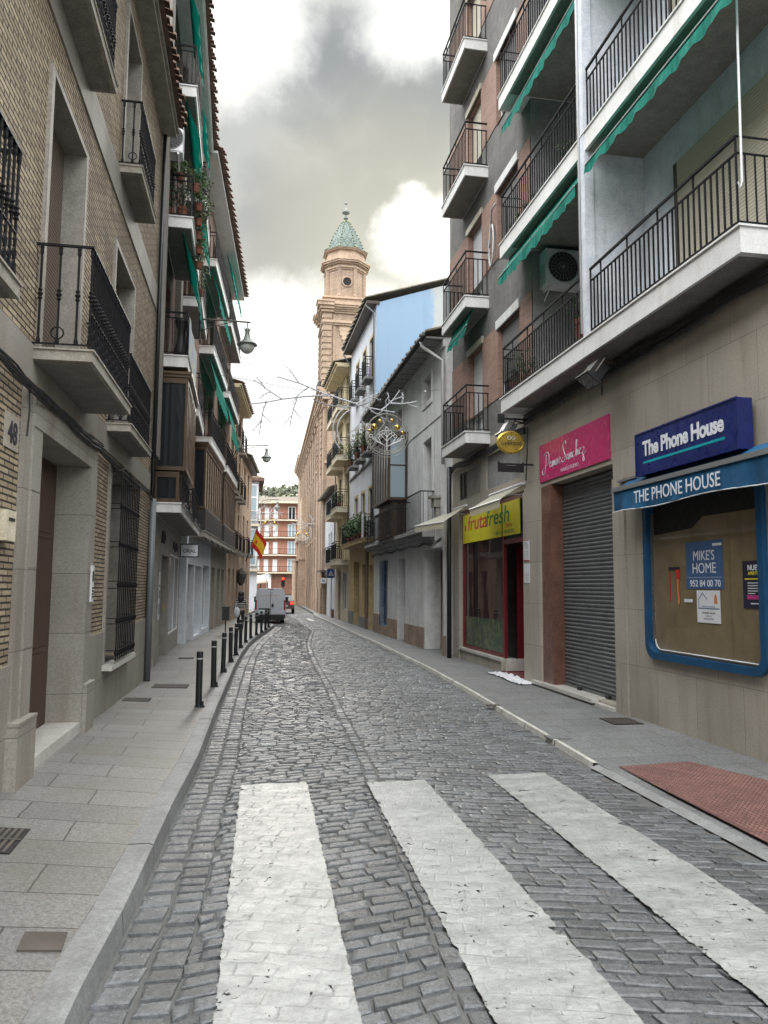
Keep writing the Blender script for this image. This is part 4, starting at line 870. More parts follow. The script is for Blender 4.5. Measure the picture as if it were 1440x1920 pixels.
# two notices on the pillar by the fruit shop
for z0,z1,l in ((2.05,2.4,'white notice with a drawing and red border on the pillar by the fruit shop'),(1.68,2.0,'pale notice below another on the pillar by the fruit shop')):
    p=R1.hang('notice',l,'notice',.037,12.25,z0); obj('sheet',MB().box(-.006,0,-.13,.13,0,z1-z0),M['paper'],p); lines(p,[(-.1,.1,.03+k*.03,.036+k*.03) for k in range(5)],'grey_alu',-.0065)
    if z0>2: obj('drawing',MB().ring((-.007,0,.26),.05,.006,'yz',12),M['grey_alu'],p); lines(p,[(-.13,.13,.0,.012),(-.13,.13,.335,.347)],'flag_red',-.0068)
# blue box sign
sg=R1.hang('box_sign','deep blue box sign with white letters and a teal line above the papered window','shop sign',.04,7.27,2.9)
obj('box',MB().box(-.16,0,-.95,.95,0,.49),M['sign_blue'],sg); obj('rim',MB().box(-.168,-.1605,-.96,.96,-.006,.012).box(-.168,-.1605,-.96,.96,.478,.497).box(-.168,-.1605,-.96,-.94,.013,.477).box(-.168,-.1605,.94,.96,.013,.477),M['sign_blue'],sg)
lettering('lettering','The Phone House',.238,M['sign_white'],sg,(-.163,.02,.215),'-y',ext=.002,bold=.0075,sx=.93,space=.94); obj('teal_line',MB().box(-.1625,-.1602,-.75,.78,.125,.152),M['teal'],sg)
# blue awning, folded in
aw=R1.hang('shop_awning','blue cloth awning with white capital letters over the papered window','awning',0,7.2,0)
def fn(a,b):
    y=-1.9+3.38*a; x0,z0,x1,z1=-.03,2.93,-.26,2.79
    if b<.5: q=b/.5; return (x0+(x1-x0)*q,y,z0+(z1-z0)*q)
    q=(b-.5)/.5; return (x1-.005-.014*q*math.sin(y*7+1)-.01*q*math.sin(y*17),y,z1-.03-q*(.235+.015*math.sin(y*3.1)+.06*max(0,(y-1.2))*1.))
obj('cloth',MB().grid(fn,90,12),M['blue_fabric'],aw,recalc=False,smooth=True); obj('front_bar',MB().box(-.285,-.245,-1.92,1.5,2.765,2.815),M['grey_alu'],aw); obj('arm',MB().box(-.25,-.01,1.44,1.47,2.79,2.82).box(-.07,-.01,1.3,1.75,2.93,2.96),M['grey_alu'],aw)
me=lettering('lettering','THE PHONE HOUSE',.2,M['sign_white'],aw,(-.292,.1,2.575),'-y',ext=.0015,bold=.0005,sx=.92); 
mb=MB(); mb.tube([(-.275,-1.9+3.38*a,2.52+.0+.0*a-(.015*math.sin((-1.9+3.38*a)*3.1)+.06*max(0,(-1.9+3.38*a-1.2)))) for a in [i/30 for i in range(31)]],.006,4); obj('hem',mb,M['white_alu'],aw)
# pink sign with hand-written name
ps=R1.hang('shop_sign','magenta pink sign with white handwriting above the grey roller shutter','shop sign',.001,10.46,3.29)
obj('panel',MB().box(-.02,0,-1.22,1.22,0,.60),M['pink'],ps)
def stroke(mb,pts,x0,z0,sc,r=.0065):
    P=[Vector((0,p[0],p[1])) for p in pts]; out=[]
    for i in range(len(P)-1):
        a=P[max(0,i-1)];b=P[i];c=P[i+1];d=P[min(len(P)-1,i+2)]
        for k in range(5):
            t=k/5; out.append(.5*((2*b)+(-a+c)*t+(2*a-5*b+4*c-d)*t*t+(-a+3*b-3*c+d)*t**3))
    out.append(P[-1]); mb.tube([(-.0225,x0-v.y*sc,z0+v.z*sc) for v in out],r,4)
mb=MB(); s=.19
D=[[(.35,1.25),(.2,.1),(.0,-.35),(-.3,-.3),(-.25,.1),(.3,.25),(.8,.6),(.75,1.2),(.3,1.45),(-.1,1.2)]]
low={'e':[(0,.25),(.25,.35),(.2,.5),(.05,.4),(.1,.05),(.35,.1)],'n':[(0,0),(.08,.45),(.1,.05),(.25,.45),(.33,.4),(.35,.05),(.5,.15)],'i':[(0,.1),(.08,.45),(.08,.05),(.2,.1)],'s':[(0,.05),(.18,.5),(.25,.2),(.1,0),(.3,.1)],'a':[(.3,.4),(.08,.4),(.05,.08),(.28,.2),(.32,.45),(.32,.05),(.48,.12)],'c':[(.28,.4),(.1,.42),(.03,.15),(.15,.02),(.35,.12)],'h':[(0,.1),(.2,1.1),(.12,1.15),(.08,0),(.2,.45),(.32,.4),(.32,.05),(.45,.1)],'z':[(0,.42),(.22,.45),(.25,.3),(.05,.05),(.3,-.5),(.15,-.6),(.1,-.3),(.5,.1)]}
stroke(mb,D[0],.80,.2,s); x=.80-.85*s
for ch in 'enise': stroke(mb,low[ch],x,.2,s); x-=(.42 if ch!='i' else .2)*s*1.05
stroke(mb,[(.6,1.35),(.5,1.6),(.15,1.35),(.3,.8),(.5,.4),(.25,.0),(-.1,.15),(.1,.35)],x-.12*s,.2,s); x-=.75*s
for ch in 'anchez': stroke(mb,low[ch],x,.2+(.0),s); x-=(.44)*s*1.05
for v_i,v in enumerate(mb.v): mb.v[v_i]=(v[0],v[1]*1.25,v[2]*1.0+.03*(-v[1]))
obj('handwriting',mb,M['sign_white'],ps); lettering('lettering','NAILS STUDIO',.075,M['sign_white'],ps,(-.0215,.05,.055),'-y',ext=.001,sx=1.3)
# yellow fruit shop banner
ys=R1.hang('shop_banner','yellow banner with red and green letters in the red framed shop window','shop sign',-.05,14.5,2.55)
obj('panel',MB().box(-.012,0,-1.72,-.80+0,.0,.62).box(-.012,0,-.72,1.86,0,.62),M['sign_yellow'],ys)
lettering('lettering','fruta',.44,M['sign_red'],ys,(-.0135,1.5,.26),'-y',ext=.0012,bold=.004,sx=1.62,shear=.12,align='LEFT'); lettering('lettering','fresh',.44,M['sign_green'],ys,(-.0135,.22,.26),'-y',ext=.0012,bold=.004,sx=1.6,shear=.12,align='LEFT'); lettering('lettering','Pelosa',.12,M['sign_red'],ys,(-.0135,-1.15,.16),'-y',ext=.001,sx=1.2); lettering('lettering','952 70 31 - 642 655 222',.085,M['sign_green'],ys,(-.0135,-.9,.05),'-y',ext=.001,bold=.001,sx=1.2)
obj('berry_mark',MB().sphere((-.008,1.66,.33),.075,10,8,.1,1,1.3).sphere((-.008,1.66,.12),.04,8,6,.1,1,1.5),M['poster_pink'],ys)
# cream folding awnings of the fruit shop
def fold_awning(label,u0,u1,w,z0,z1,w2=None,val=.13):
    w2=w2 or w; wa=w
    o=R1.hang('shop_awning',label,'awning',0,u0,z0,'cream folding awnings of the fruit shop'); L=u1-u0
    def fn(a,b):
        y=L*a; w=wa+(w2-wa)*a
        if b<.7: q=b/.7; return (-w*q,y,(z1-z0)*q+.0)
        q=(b-.7)/.3; return (-w-.004*math.sin(y*9)*q,y,(z1-z0)-val*q-(.025*abs(math.sin(y*math.pi/.13)) if b>.99 else 0))
    obj('cloth',MB().grid(fn,80,8),M['cream_fabric'],o,recalc=False); obj('bar',MB().tube([(-wa,0,z1-z0-.01),(-w2,L,z1-z0-.01)],.018,6).tube([(-.03,-.05,0),(-.03,L+.05,0)],.03,8),M['white_alu'],o)
    obj('arm',MB().tube([(-.02,.1,-.18),(-w*.5,.35,-.16),(-w+.02,.1,z1-z0-.02)],.014,5).tube([(-.02,L-.1,-.18),(-w*.5,L-.35,-.16),(-w2+.02,L-.1,z1-z0-.02)],.014,5),M['grey_alu'],o)
    return o
fold_awning('cream folding awning over the yellow banner',12.42,14.2,.45,3.38,3.10)
fold_awning('cream folding awning beyond the yellow banner, in front of the drainpipe',15.9,17.25,.52,3.36,3.0,.86)
# hanging oval sign on iron bracket
ov=R1.hang('hanging_sign','oval gold sign on a black bracket sticking out beside the pink sign','hanging sign',.0,12.0,3.52)
obj('bracket',MB().box(-.62,-.0,-.012,.012,.86,.89).prism([(-.62,.80),(-.5,.80),(-.5,.95),(-.62,.95)],-.014,.014),M['black_paint'],ov)
obj('bracket',MB().box(-.62,-.0,-.012,.012,.1,.13).prism([(-.62,-.02),(-.17,-.02),(-.17,.16),(-.24,.11),(-.33,.09),(-.46,.09),(-.55,.11),(-.62,.16)],-.014,.014),M['black_paint'],ov)
obj('panel',MB().add([( -.395+.215*math.cos(a*math.pi/16),s_,.48+.165*math.sin(a*math.pi/16)) for s_ in (-.025,.025) for a in range(32)],[tuple(range(32)),tuple(range(32,64))[::-1]]+[(i,(i+1)%32,32+(i+1)%32,32+i) for i in range(32)]),M['gold'],ov)
obj('rim',MB().tube([(-.395+.215*math.cos(a*math.pi/16),-.0,.48+.165*math.sin(a*math.pi/16)) for a in range(33)],.03,4),M['gold'],ov)
lettering('lettering','GARRIDO',.078,M['black_ink'],ov,(-.395,-.032,.43),'+x',ext=.001,sx=1.05); obj('emblem',MB().ring((-.43,-.033,.55),.03,.005,'xz',10).ring((-.36,-.033,.55),.03,.005,'xz',10),M['sign_white'],ov)
# ---- upper storeys
FZ=[4.58,7.33,10.08,12.83,15.58]
dops=[(14.72,15.72,z+.02,z+2.0,.2) for z in FZ]; wops=[(12.55,13.72,z+.55,z+1.95,.16) for z in FZ]
zb=[4.561]
for z in FZ[:-1]:
    for a,b,m in ((z+.0,z+.62,'rough_grey'),(z+.62,z+2.05,'brick_red'),(z+2.05,z+2.75,'rough_grey')):
        R1.wall(M[m],11.95,17.3,a if a>4.6 else 4.562,b,dops+wops,.0 if m!='brick_red' else .014,ends=(m=='rough_grey'),back=4)
for z in FZ[:-1]:
    R1.window(14.73,15.71,z+.03,z+1.99,-.14,'white_alu','curtain_glass',2,1,blind=.72 if z<9 else .95,bm='shutter_cream' if z>9 else 'shutter_white')
    R1.window(12.56,13.71,z+.56,z+1.94,-.1,'white_alu','glass',2,1,blind=.75,bm='shutter_grey')
    R1.bx('blind_box',M['shutter_cream'],-.02,.05,14.66,15.78,z+2.0,z+2.13); R1.bx('blind_box',M['white_slab'],-.02,.05,12.5,13.78,z+1.95,z+2.12)
# recess behind the long balconies
rc=MB()
R1.b(rc,-2.2,-2.1,9.0,11.95,4.56,16); R1.part('recess_wall',rc,M['white_wall'])
R1.wall(M['white_wall'],3.0,8.98,4.57,16,[(5.6,8.1,z+.27,z+2.15,.12) for z in FZ[:4]],-.42,ends=False)
for z in FZ[:4]:
    R1.window(5.61,8.2,z+.28,z+2.2,-.40,'dark_wood','glass',2,1,t=.10,blind=.82,bm='shutter_cream')
R1.bx('partition',M['white_wall'],-2.2,.30,8.98,9.06,4.86,16.0)
R1.wall(M['white_wall'],9.07,11.94,4.57,16,[(9.4,10.9,z+.27,z+2.1,.1) for z in FZ[:4]],-1.0,ends=False)
for z in FZ[:4]: R1.window(9.41,10.89,z+.28,z+2.09,-1.06,'brown_alu','glass',2,1,blind=.5)
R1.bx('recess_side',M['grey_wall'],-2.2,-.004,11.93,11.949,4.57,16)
R1.bx('column',M['white_wall'],.30,.43,8.96,9.08,4.83,16.0)
R1.part('drainpipe',MB().tube([R1.p(.44,9.1,4.9),R1.p(.44,9.1,16)],.018,6),M['white_alu'],smooth=True)
for i,z in enumerate(FZ[:4]):
    zb=z; zt=z+.24
    B=R1.part('balcony',R1.b(R1.b(R1.b(MB(),-2.2,.42,5.87 if i==0 else 5.2,11.93,zb,zt),-.0,.42,11.931,12.4,zb,zt),-.0,.44,5.85 if i==0 else 5.18,12.42,zt+.001,zt+.02),M['white_slab'])
    ra=R1.rail(MB(),.42,9.12,12.38,zt+.02,.86,.095,ends=False,double=.16); rb_=R1.rail(MB(),.42,5.9 if i==0 else 5.22,8.95,zt+.02,.86,.095,ends=False,double=.16)
    for r,u in ((ra,12.36),(rb_,5.92 if i==0 else 5.25)):
        for zz in (.86,.70,.05): R1.b(r,-.02,.39,u-.008,u+.008,zt+.02+zz-.008,zt+.02+zz+.006)
        for k in range(4): R1.b(r,.0+k*.1,.012+k*.1,u-.006,u+.006,zt+.07,zt+.72)
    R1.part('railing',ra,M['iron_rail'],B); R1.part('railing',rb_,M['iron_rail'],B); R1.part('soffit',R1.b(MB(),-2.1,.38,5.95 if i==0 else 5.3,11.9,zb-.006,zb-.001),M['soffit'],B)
for z in FZ:
    R1.balcony(14.3,16.15,z-.16,z+.05,.5,'white_slab',soff='soffit',h=.93,sp=.1,double=.15)
R1.part('eave',R1.b(MB(),-4,.5,3,17.35,17.0,17.1),M['white_slab']); R1.wall(M['rough_grey'],11.95,17.3,FZ[4]-.0,17.0,[],.0,back=4)
R1.part('drainpipe',MB().tube([R1.p(.21,16.62,.05),R1.p(.21,16.62,4.3)],.055,8),M['black_paint'],smooth=True)
cable_run(R1,'thick bundle of black cables under the near part of the long white balcony',5,12.2,4.46,.07,15,.025,21,.021,[(9.3,4.15,.02)],.09)
cable_run(R1,'black cables climbing to the brick corner under the small far balconies',12.2,17.2,4.30,.06,13,.04,22,.019,[(12.1,3.4,.1)],.07)
# coiled grey hoses on the roughcast wall
hs=R1.hang('coiled_hose','grey coiled hose hanging on the brick wall beside a small balcony','hose',.03,13.9,7.85); obj('coil',MB().tube([(-.04+.01*math.sin(a*.7),.12*math.cos(a*.75)+.02*a/8,.45+.42*math.sin(a*.75)) for a in [i*.35 for i in range(48)]],.018,6).tube([(-.03,.1,.8),(-.05,-.05,1.15),(-.02,-.2,1.2)],.018,6),M['grey_alu'],hs,smooth=True)
# floodlights
def flood(label,w,u,z,tilt,mat='plastic_black'):
    o=R1.hang('floodlight',label,'floodlight',w,u,z); rt=Matrix.Rotation(R(tilt),4,'Y')
    mb=MB().box(-.09,.09,-.14,.14,0,.2).box(-.12,.12,-.17,.17,-.03,-.001); 
    for k in range(6): mb.box(-.09,.09,-.13+k*.045,-.12+k*.045,.2,.24)
    mb.v=[tuple(rt@Vector(v)) for v in mb.v]; obj('housing',mb,M[mat],o)
    g=MB().box(-.10,.10,-.15,.15,-.034,-.031); g.v=[tuple(rt@Vector(v)) for v in g.v]; obj('lens',g,M['shop_glass'],o)
    obj('bracket',MB().tube([(0,-.19,.05),(.12,-.19,.22),(.35,-.0,.24)],.014,5).tube([(0,.19,.05),(.12,.19,.22),(.35,.0,.24)],.014,5),M['rust'],o); return o
flood('black floodlight tilted under the long balcony near its white column',.47,8.85,4.22,38)
flood('grey floodlight above the oval gold sign',.38,12.35,4.18,30,'grey_alu')
# green awnings of the right block
GA='green cloth awnings on the balconies'
green_awning(R1,'biggest green awning, unrolled above the nearest balcony on the right',5.2,8.75,7.3,.22,.42,.3,.03,seed=11)
green_awning(R1,'green awning over the potted plants and the air conditioner on the right',9.15,12.3,7.3,.26,.50,.22,.04,seed=12)
green_awning(R1,'green awning under the third balcony of the right block, beside the white column',9.15,12.3,10.05,.2,.5,.2,.04,seed=13)
green_awning(R1,'uppermost green awning of the nearest balcony stack on the right',5.2,8.75,10.05,.2,.45,.2,.03,seed=15)
green_awning(R1,'short green awning under a small far balcony of the right block',14.45,15.9,7.15,.30,.42,.12,.03,seed=14)
sc=R1.hang('awning_crank','long white awning crank rod hanging at the right edge','crank rod',.36,5.9,5.25); obj('rod',MB().tube([(0,0,0),(.01,-.02,2.4)],.011,6),M['white_alu'],sc); obj('hook',MB().tube([(0,0,0),(-.02,.0,-.05),(-.04,0,0)],.008,5),M['white_alu'],sc)
ac_unit('white air conditioner with a round black fan in the balcony recess on the right',(4.90,11.62,6.62),0,.74,.62,.28)
PR='potted plants on the right hand balconies'
def PP(u,w,z,label,**k): return potplant(label,R1.W(w,u,z),group=PR,**k)
PP(9.6,.2,4.86,'bushy plant hanging over the rail below the air conditioner, near the white column',r=.2,pr=.1,ph=.42,n=170,seed=31,sz=1.2,up=.8)
PP(12.15,.25,4.86,'straggly plant at the far end of the long balcony, above the oval sign',r=.17,pr=.09,ph=.2,n=110,seed=32,sz=1.9,up=1.3,mat='leaf_pale')
PP(11.7,.22,4.86,'second climbing plant beside the straggly one on the long balcony',r=.18,pr=.09,ph=.2,n=110,seed=33,sz=1.6,up=1.1)
PP(9.9,.25,7.6,'small palm like plant on the middle right balcony',r=.17,pr=.08,ph=.16,n=70,seed=34,size=.06)
PP(8.0,.2,10.34,'plant with purple pot high on the nearest balcony stack',r=.2,pr=.1,ph=.2,n=130,seed=35,size=.06,mat='leaf')
for i in range(4): PP(11.0+i*.33,.33,7.59,'low pot in the row along the middle right balcony, number %s from the near end'%('one','two','three','four')[i],r=.09,pr=.06,ph=.1,n=50,seed=40+i,size=.03)
# doormat of crumpled plastic
cm=thing('crumpled_sheet','crumpled pale plastic sheet lying on the pavement at the fruit shop door','plastic sheet',(4.66,12.85,.045))
obj('sheet',MB().grid(lambda a,b:((-.2+.38*b)*(1-.3*a)+.04*noise.noise((a*7,b*5,1)),-.95+1.75*a,.012+.045*abs(noise.noise((a*9,b*6,3)))),36,12),M['paper'],cm,recalc=False)
# ---- R2 old white house
R2=F('old_house','old white rendered house with a dark wooden bay window and tiled roof','building',4.45,16.32,.15,-1,k=1.045)
ops=[(.25,1.95,.05,2.5,.5),(4.2,5.25,.08,2.4,.45),(6.75,7.85,.4,2.42,.2),(1.2,2.0,3.1,5.15,.35),(1.25,2.1,6.12,6.75,.3),(4.6,5.3,6.1,6.65,.3)]
R2.wall(M['old_white'],0,9.2,-.1,7.2,ops,0,back=4.2)
mb=MB()
for a,b,z in ((1.96,4.19,.62),(5.26,6.72,.66),(7.9,9.2,.72),(0,.24,.55),(6.721,7.899,.38)): R2.bx('stone_base',M['wainscot'],-.02,.03,a,b,-.1,z)
R2.door(.27,1.93,.06,2.49,-.4,'brown_wood',2,3); R2.door(4.22,5.24,.1,2.39,-.42,'old_white',1,1,handle=False); R2.bx('threshold',M['marble'],-.4,.05,4.22,5.24,.02,.09); R2.bx('threshold',M['marble'],-.4,.06,.3,1.9,.0,.055)
R2.window(6.77,7.83,.42,2.4,-.12,'dark_wood','glass',2,2)
mb=MB()
for k in range(8): mb.tube([R2.p(.05,6.8+k*.145,.4),R2.p(.05,6.8+k*.145,2.4)],.008,5)
for z in (.5,1.0,1.5,2.0,2.35): R2.b(mb,.042,.058,6.78,7.84,z-.008,z+.008)
for z in (.5,2.35):
    for u in (6.8,7.82): R2.b(mb,-.02,.045,u-.006,u+.006,z-.006,z+.006)
R2.part('window_grille',mb,M['blue_frame'])
R2.window(1.21,1.99,3.11,5.14,-.25,'brown_wood','glass',2,1,blind=.9,bm='shutter_grey'); R2.window(1.26,2.09,6.13,6.74,-.2,'dark_wood','glass',1,1); R2.window(4.61,5.29,6.11,6.64,-.2,'dark_wood','glass',1,1)
mb=MB()
for a,b,c,d in ((1.25,2.1,6.12,6.75),(4.6,5.3,6.1,6.65)):
    R2.b(mb,.001,.03,a-.1,a,c-.12,d+.08);R2.b(mb,.001,.03,b,b+.1,c-.12,d+.08);R2.b(mb,.001,.028,a,b,c-.12,c);R2.b(mb,.001,.028,a,b,d,d+.08)
R2.b(mb,.001,.028,1.05,2.15,5.16,5.3);R2.b(mb,.001,.026,1.05,1.19,3.05,5.159);R2.b(mb,.001,.026,2.01,2.15,3.05,5.159); R2.b(mb,.001,.02,0,9.2,5.5,5.53); R2.b(mb,.001,.05,0,9.2,7.0,7.16)
R2.part('window_surround',mb,M['old_white'])
B=R2.part('balcony',R2.b(R2.b(MB(),0,.36,.95,9.1,2.86,2.95),0,.30,.95,9.1,2.76,2.859),M['grey_wall'])
R2.part('railing',R2.rail(MB(),.36,.98,3.6,2.95,.88,.12,r=.005,double=0),M['iron'],B); R2.part('railing',R2.rail(MB(),.36,6.6,9.05,2.95,.78,.12,r=.005,double=0),M['iron'],B)
# wooden bay
def woodbay(Fc,w,u0,u1,z0,z1):
    mb=MB(); t=.07; zm=z0+.72
    Fc.b(mb,0,w,u0,u1,zm-.08,zm); Fc.b(mb,0,w,u0,u1,z1-.12,z1); Fc.b(mb,0,w+.05,u0-.05,u1+.05,z1+.001,z1+.07)
    n=6
    for k in range(n+1): u=u0+(u1-u0-t)*k/n; Fc.b(mb,w-t,w-.002,u+.002,u+t,zm,z1-.12)
    for k in range(2): x=k*(w-t); Fc.b(mb,x+.001,x+t,u0+.001,u0+t-.002,zm,z1-.12)
    Fc.b(mb,t,w-t,u0+.004,u0+.03,(zm+z1)/2,(zm+z1)/2+.03)
    Bq=Fc.part('bay_window',mb,M['dark_wood'])
    for k in range(n): a=u0+(u1-u0-t)*k/n+t; b=u0+(u1-u0-t)*(k+1)/n; Fc.part('pane',Fc.b(MB(),w-.04,w-.03,a,b,zm,z1-.12),M['curtain_glass'],Bq)
    Fc.part('pane',Fc.b(MB(),t,w-t,u0+.02,u0+.03,zm,z1-.12),M['pale_glass'],Bq)
    return Bq
woodbay(R2,.55,3.95,6.4,3.3,5.75)
f=R2.b(R2.b(MB(),0,.42,4.05,6.3,2.96,3.05),.0,.38,4.1,6.25,3.05,3.93); R2.part('bay_base',f,M['dark_wood']); R2.part('railing',R2.rail(MB(),.5,3.95,6.45,2.96,.75,.11,r=.005,double=0),M['iron'],B)
f=MB().box(0,0,0,0,0,0)
mb=R2.b(MB(),-.1,.45,0,9.2,7.16,7.2)
R2.part('eave',mb,M['grey_wall']); mb=MB()
for k in range(19): R2.b(mb,.05,.42,.1+k*.48,.115+k*.48,7.152,7.159)
R2.part('eave_joint',mb,M['black_ink']); R2.part('roof',rooftiles(R2,MB(),.47,-.1,9.25,7.28,-3.2,8.35,p=.16,r=.065),M['tile_grey'],recalc=False)
R2.part('gutter',MB().tube([R2.p(.5,-.05,7.2),R2.p(.5,9.2,7.2)],.05,8),M['plastic_black'],smooth=True); R2.part('downpipe',MB().tube([R2.p(.5,.3,7.16),R2.p(.47,.3,7.05),R2.p(.08,-.05,6.65),R2.p(.07,-.05,4.3)],.04,8),M['pvc_light'],smooth=True)
cable_run(R2,'black cables draped under the balcony of the old white house',0,9.2,2.66,.08,4,.06,23,.012)
aw=R2.hang('wall_planter','small carved stone corbel on the old white house','corbel',0,.55,3.3); obj('corbel',MB().box(-.16,0,-.12,.12,.1,.3).box(-.22,0,-.16,.16,.3,.36).box(-.1,0,-.09,.09,-.35,.1),M['stone_grey'],aw)
# ---- R3 tall white house with blue gable
R3=F('tall_house','tall white house with a bright blue gable wall and ochre ground floor','building',4.5,25.58,0,-1,k=1.045)
cols=[.5,2.1,3.8]; 
ops=[(c+.05,c+.75,z,z+h,.12) for z,h in ((3.45,1.6),(6.35,1.5),(9.0,1.45)) for c in cols]+[(.35,1.1,.1,2.35,.25),(1.7,2.6,.55,2.4,.2),(3.3,4.7,.1,2.55,.3)]
R3.wall(M['white_wall'],0,6.05,3.1,11.45,ops,0,ends=False); R3.wall(M['ochre'],0,6.05,-.1,3.1,ops,0,ends=False); R3.bx('plinth',M['grey_base'],-.01,.03,4.75,6.05,-.1,.62); R3.bx('plinth',M['grey_base'],-.01,.03,1.15,3.25,-.1,.5)
mb=MB(); gx=[(0,-.1),(0,11.45),(5.2,13.2),(10.4,11.45),(10.4,-.1)]; mb.add([(x,0,z) for x,z in gx]+[(x,6.05,z) for x,z in gx],[(0,1,2,3,4),(9,8,7,6,5)]); R3.part('gable_wall',mb,M['blue_gable'],recalc=False)
for c in cols:
    for z,h in ((3.45,1.6),(6.35,1.5),(9.0,1.45)):
        R3.window(c+.06,c+.74,z+.01,z+h-.01,-.07,'brown_wood','glass',2,2); mb=MB(); R3.b(mb,.001,.02,c-.04,c+.05,z-.05,z+h+.1); R3.b(mb,.001,.02,c+.75,c+.84,z-.05,z+h+.1); R3.b(mb,.001,.018,c+.05,c+.75,z+h,z+h+.1); R3.part('window_surround',mb,M['ochre'])
for c in (.4,2.0,3.7):
    for z in (6.2,8.85): R3.balcony(c,c+.95,z,z+.08,.32,'grey_base',h=.72,lip=False)
R3.part('string_course',R3.b(MB(),.0,.06,0,6.05,5.95,6.03),M['grey_wall'])
R3.balcony(.15,5.9,3.12,3.24,.38,'ochre',h=.8,sp=.09)
R3.door(.36,1.09,.1,2.34,-.15,'shutter_grey',1,1,handle=False); R3.window(1.71,2.59,.56,2.39,-.12,'dark_wood','glass',2,3); R3.door(3.32,4.68,.1,2.54,-.2,'brown_wood',2,3)
mb=MB(); R3.b(mb,.001,.05,1.2,1.65,-.05,2.95); R3.part('brick_pier',mb,M['brick_dark'])
R3.part('eave',R3.b(MB(),-.1,.36,-.05,6.1,11.4,11.5),M['dark_wood']); mb=rooftiles(R3,MB(),.42,-.1,6.1,11.57,-5.2,13.33,p=.18,r=.07); R3.part('roof',mb,M['tile_grey'],recalc=False); R3.part('roof_slope',MB().add([R3.p(-5.2,-.1,13.35),R3.p(-5.2,6.1,13.35),R3.p(-10.6,6.1,11.5),R3.p(-10.6,-.1,11.5)],[(0,1,2,3)]),M['tile_grey'])
R3.part('downpipe',MB().tube([R3.p(.38,.1,11.38),R3.p(.07,.06,11.1),R3.p(.07,.04,3.3)],.035,8),M['pvc_grey'],smooth=True); R3.part('downpipe',MB().tube([R3.p(.38,6.,11.38),R3.p(.07,6.03,11.),R3.p(.07,6.03,3.3)],.03,8),M['pvc_grey'],smooth=True)
fz=R3.hang('roof_finial','small pale lantern finial on the roof corner above the blue gable','finial',-.2,5.9,11.9); obj('finial',MB().lathe([(.1,0),(.05,.08),(.1,.18),(.12,.38),(.04,.48),(.02,.7)],0,0,0,8),M['lamp_metal'],fz)
PG2='plants on the ochre floor balcony'
for i,(u,l) in enumerate(((.6,'nearest bushy plant'),(1.3,'second bushy plant'),(2.1,'third bushy plant'),(2.9,'fourth bushy plant'),(3.8,'farthest bushy plant'))):
    potplant(l+' in the green row over the ochre shopfront',R3.W(.3,u,3.26),r=.36-.03*(i%2),pr=.13,ph=.2,n=220,size=.07,seed=60+i,group=PG2,sz=1.3,up=1.,mat='leaf' if i%2 else 'leaf_dark')
for i,(u,z,l) in enumerate(((.8,6.3,'sprawling green plant on the small balcony behind the round ornament'),(2.3,6.3,'dark climbing plant on the second small balcony past the round ornament'),(3.9,6.3,'trailing dark plant on the third small balcony past the round ornament'))): potplant(l,R3.W(.28,u,z),r=.34,pr=.12,ph=.25,n=190,size=.065,seed=70+i,group='plants on the small upper balconies',sz=1.4,mat='leaf_dark' if i else 'leaf_pale')
bn=R3.hang('hanging_banner','narrow white banner tied to the balcony beside the wooden bay','banner',.42,.0,3.25); obj('cloth',MB().box(-.006,0,-.2,.2,0,.8),M['paper'],bn); lines(bn,[(-.15,.15,.1+k*.1,.13+k*.1) for k in range(6)],'grey_alu',-.0065)
# ---- R4 yellow house with cream balconies
R4=F('yellow_house','yellow house with stacked cream balconies between the ochre shopfront and the low white house','building',4.5,31.68,0,-1,k=1.045)
ops=[(c,c+.9,z+.15,z+1.75,.2) for z in (2.55,4.75,6.95,9.1) for c in (.6,2.7)]+[(.6,1.9,.6,2.2,.2),(2.6,3.4,.1,2.3,.25)]
R4.wall(M['yellow'],0,4.4,2.3,10.9,ops); R4.wall(M['cream'],0,4.4,-.1,2.3,ops,ends=False)
for o in ops[:8]: R4.window(o[0]+.01,o[1]-.01,o[2]+.01,o[3]-.01,-.15,'white_alu','curtain_glass',2,1,blind=.3)
R4.window(.61,1.89,.61,2.19,-.1,'white_alu','pale_glass',2,1); R4.door(2.61,3.39,.1,2.29,-.2,'dark_wood',1,2)
for z in (2.5,4.7,6.9,9.05):
    R4.balcony(.15,2.05,z,z+.2,.55,'cream',h=.75,soff='yellow'); R4.balcony(2.3,4.2,z-.1,z+.1,.55,'cream',h=.75,soff='yellow')
R4.part('eave',R4.b(R4.b(MB(),-.1,.6,0,4.4,10.9,11.),-.1,.68,0,4.4,11.001,11.06),M['yellow']); R4.part('roof',rooftiles(R4,MB(),.76,0,4.4,11.1,-3,12.),M['tile_grey'],recalc=False)
R4.part('downpipe',MB().tube([R4.p(.62,4.2,10.9),R4.p(.3,4.3,10.5),R4.p(.08,4.33,10.2),R4.p(.08,4.33,2)],.035,6),M['pvc_light'],smooth=True)
potplant('yellow green plant on a yellow house balcony under the roof',R4.W(.35,.8,7.12),r=.25,pr=.1,ph=.18,n=120,size=.06,seed=80,mat='leaf_pale'); potplant('dark plant on the cream balcony level with the bay window',R4.W(.4,.7,4.92),r=.3,pr=.12,ph=.2,n=150,size=.06,seed=81,mat='leaf_dark')
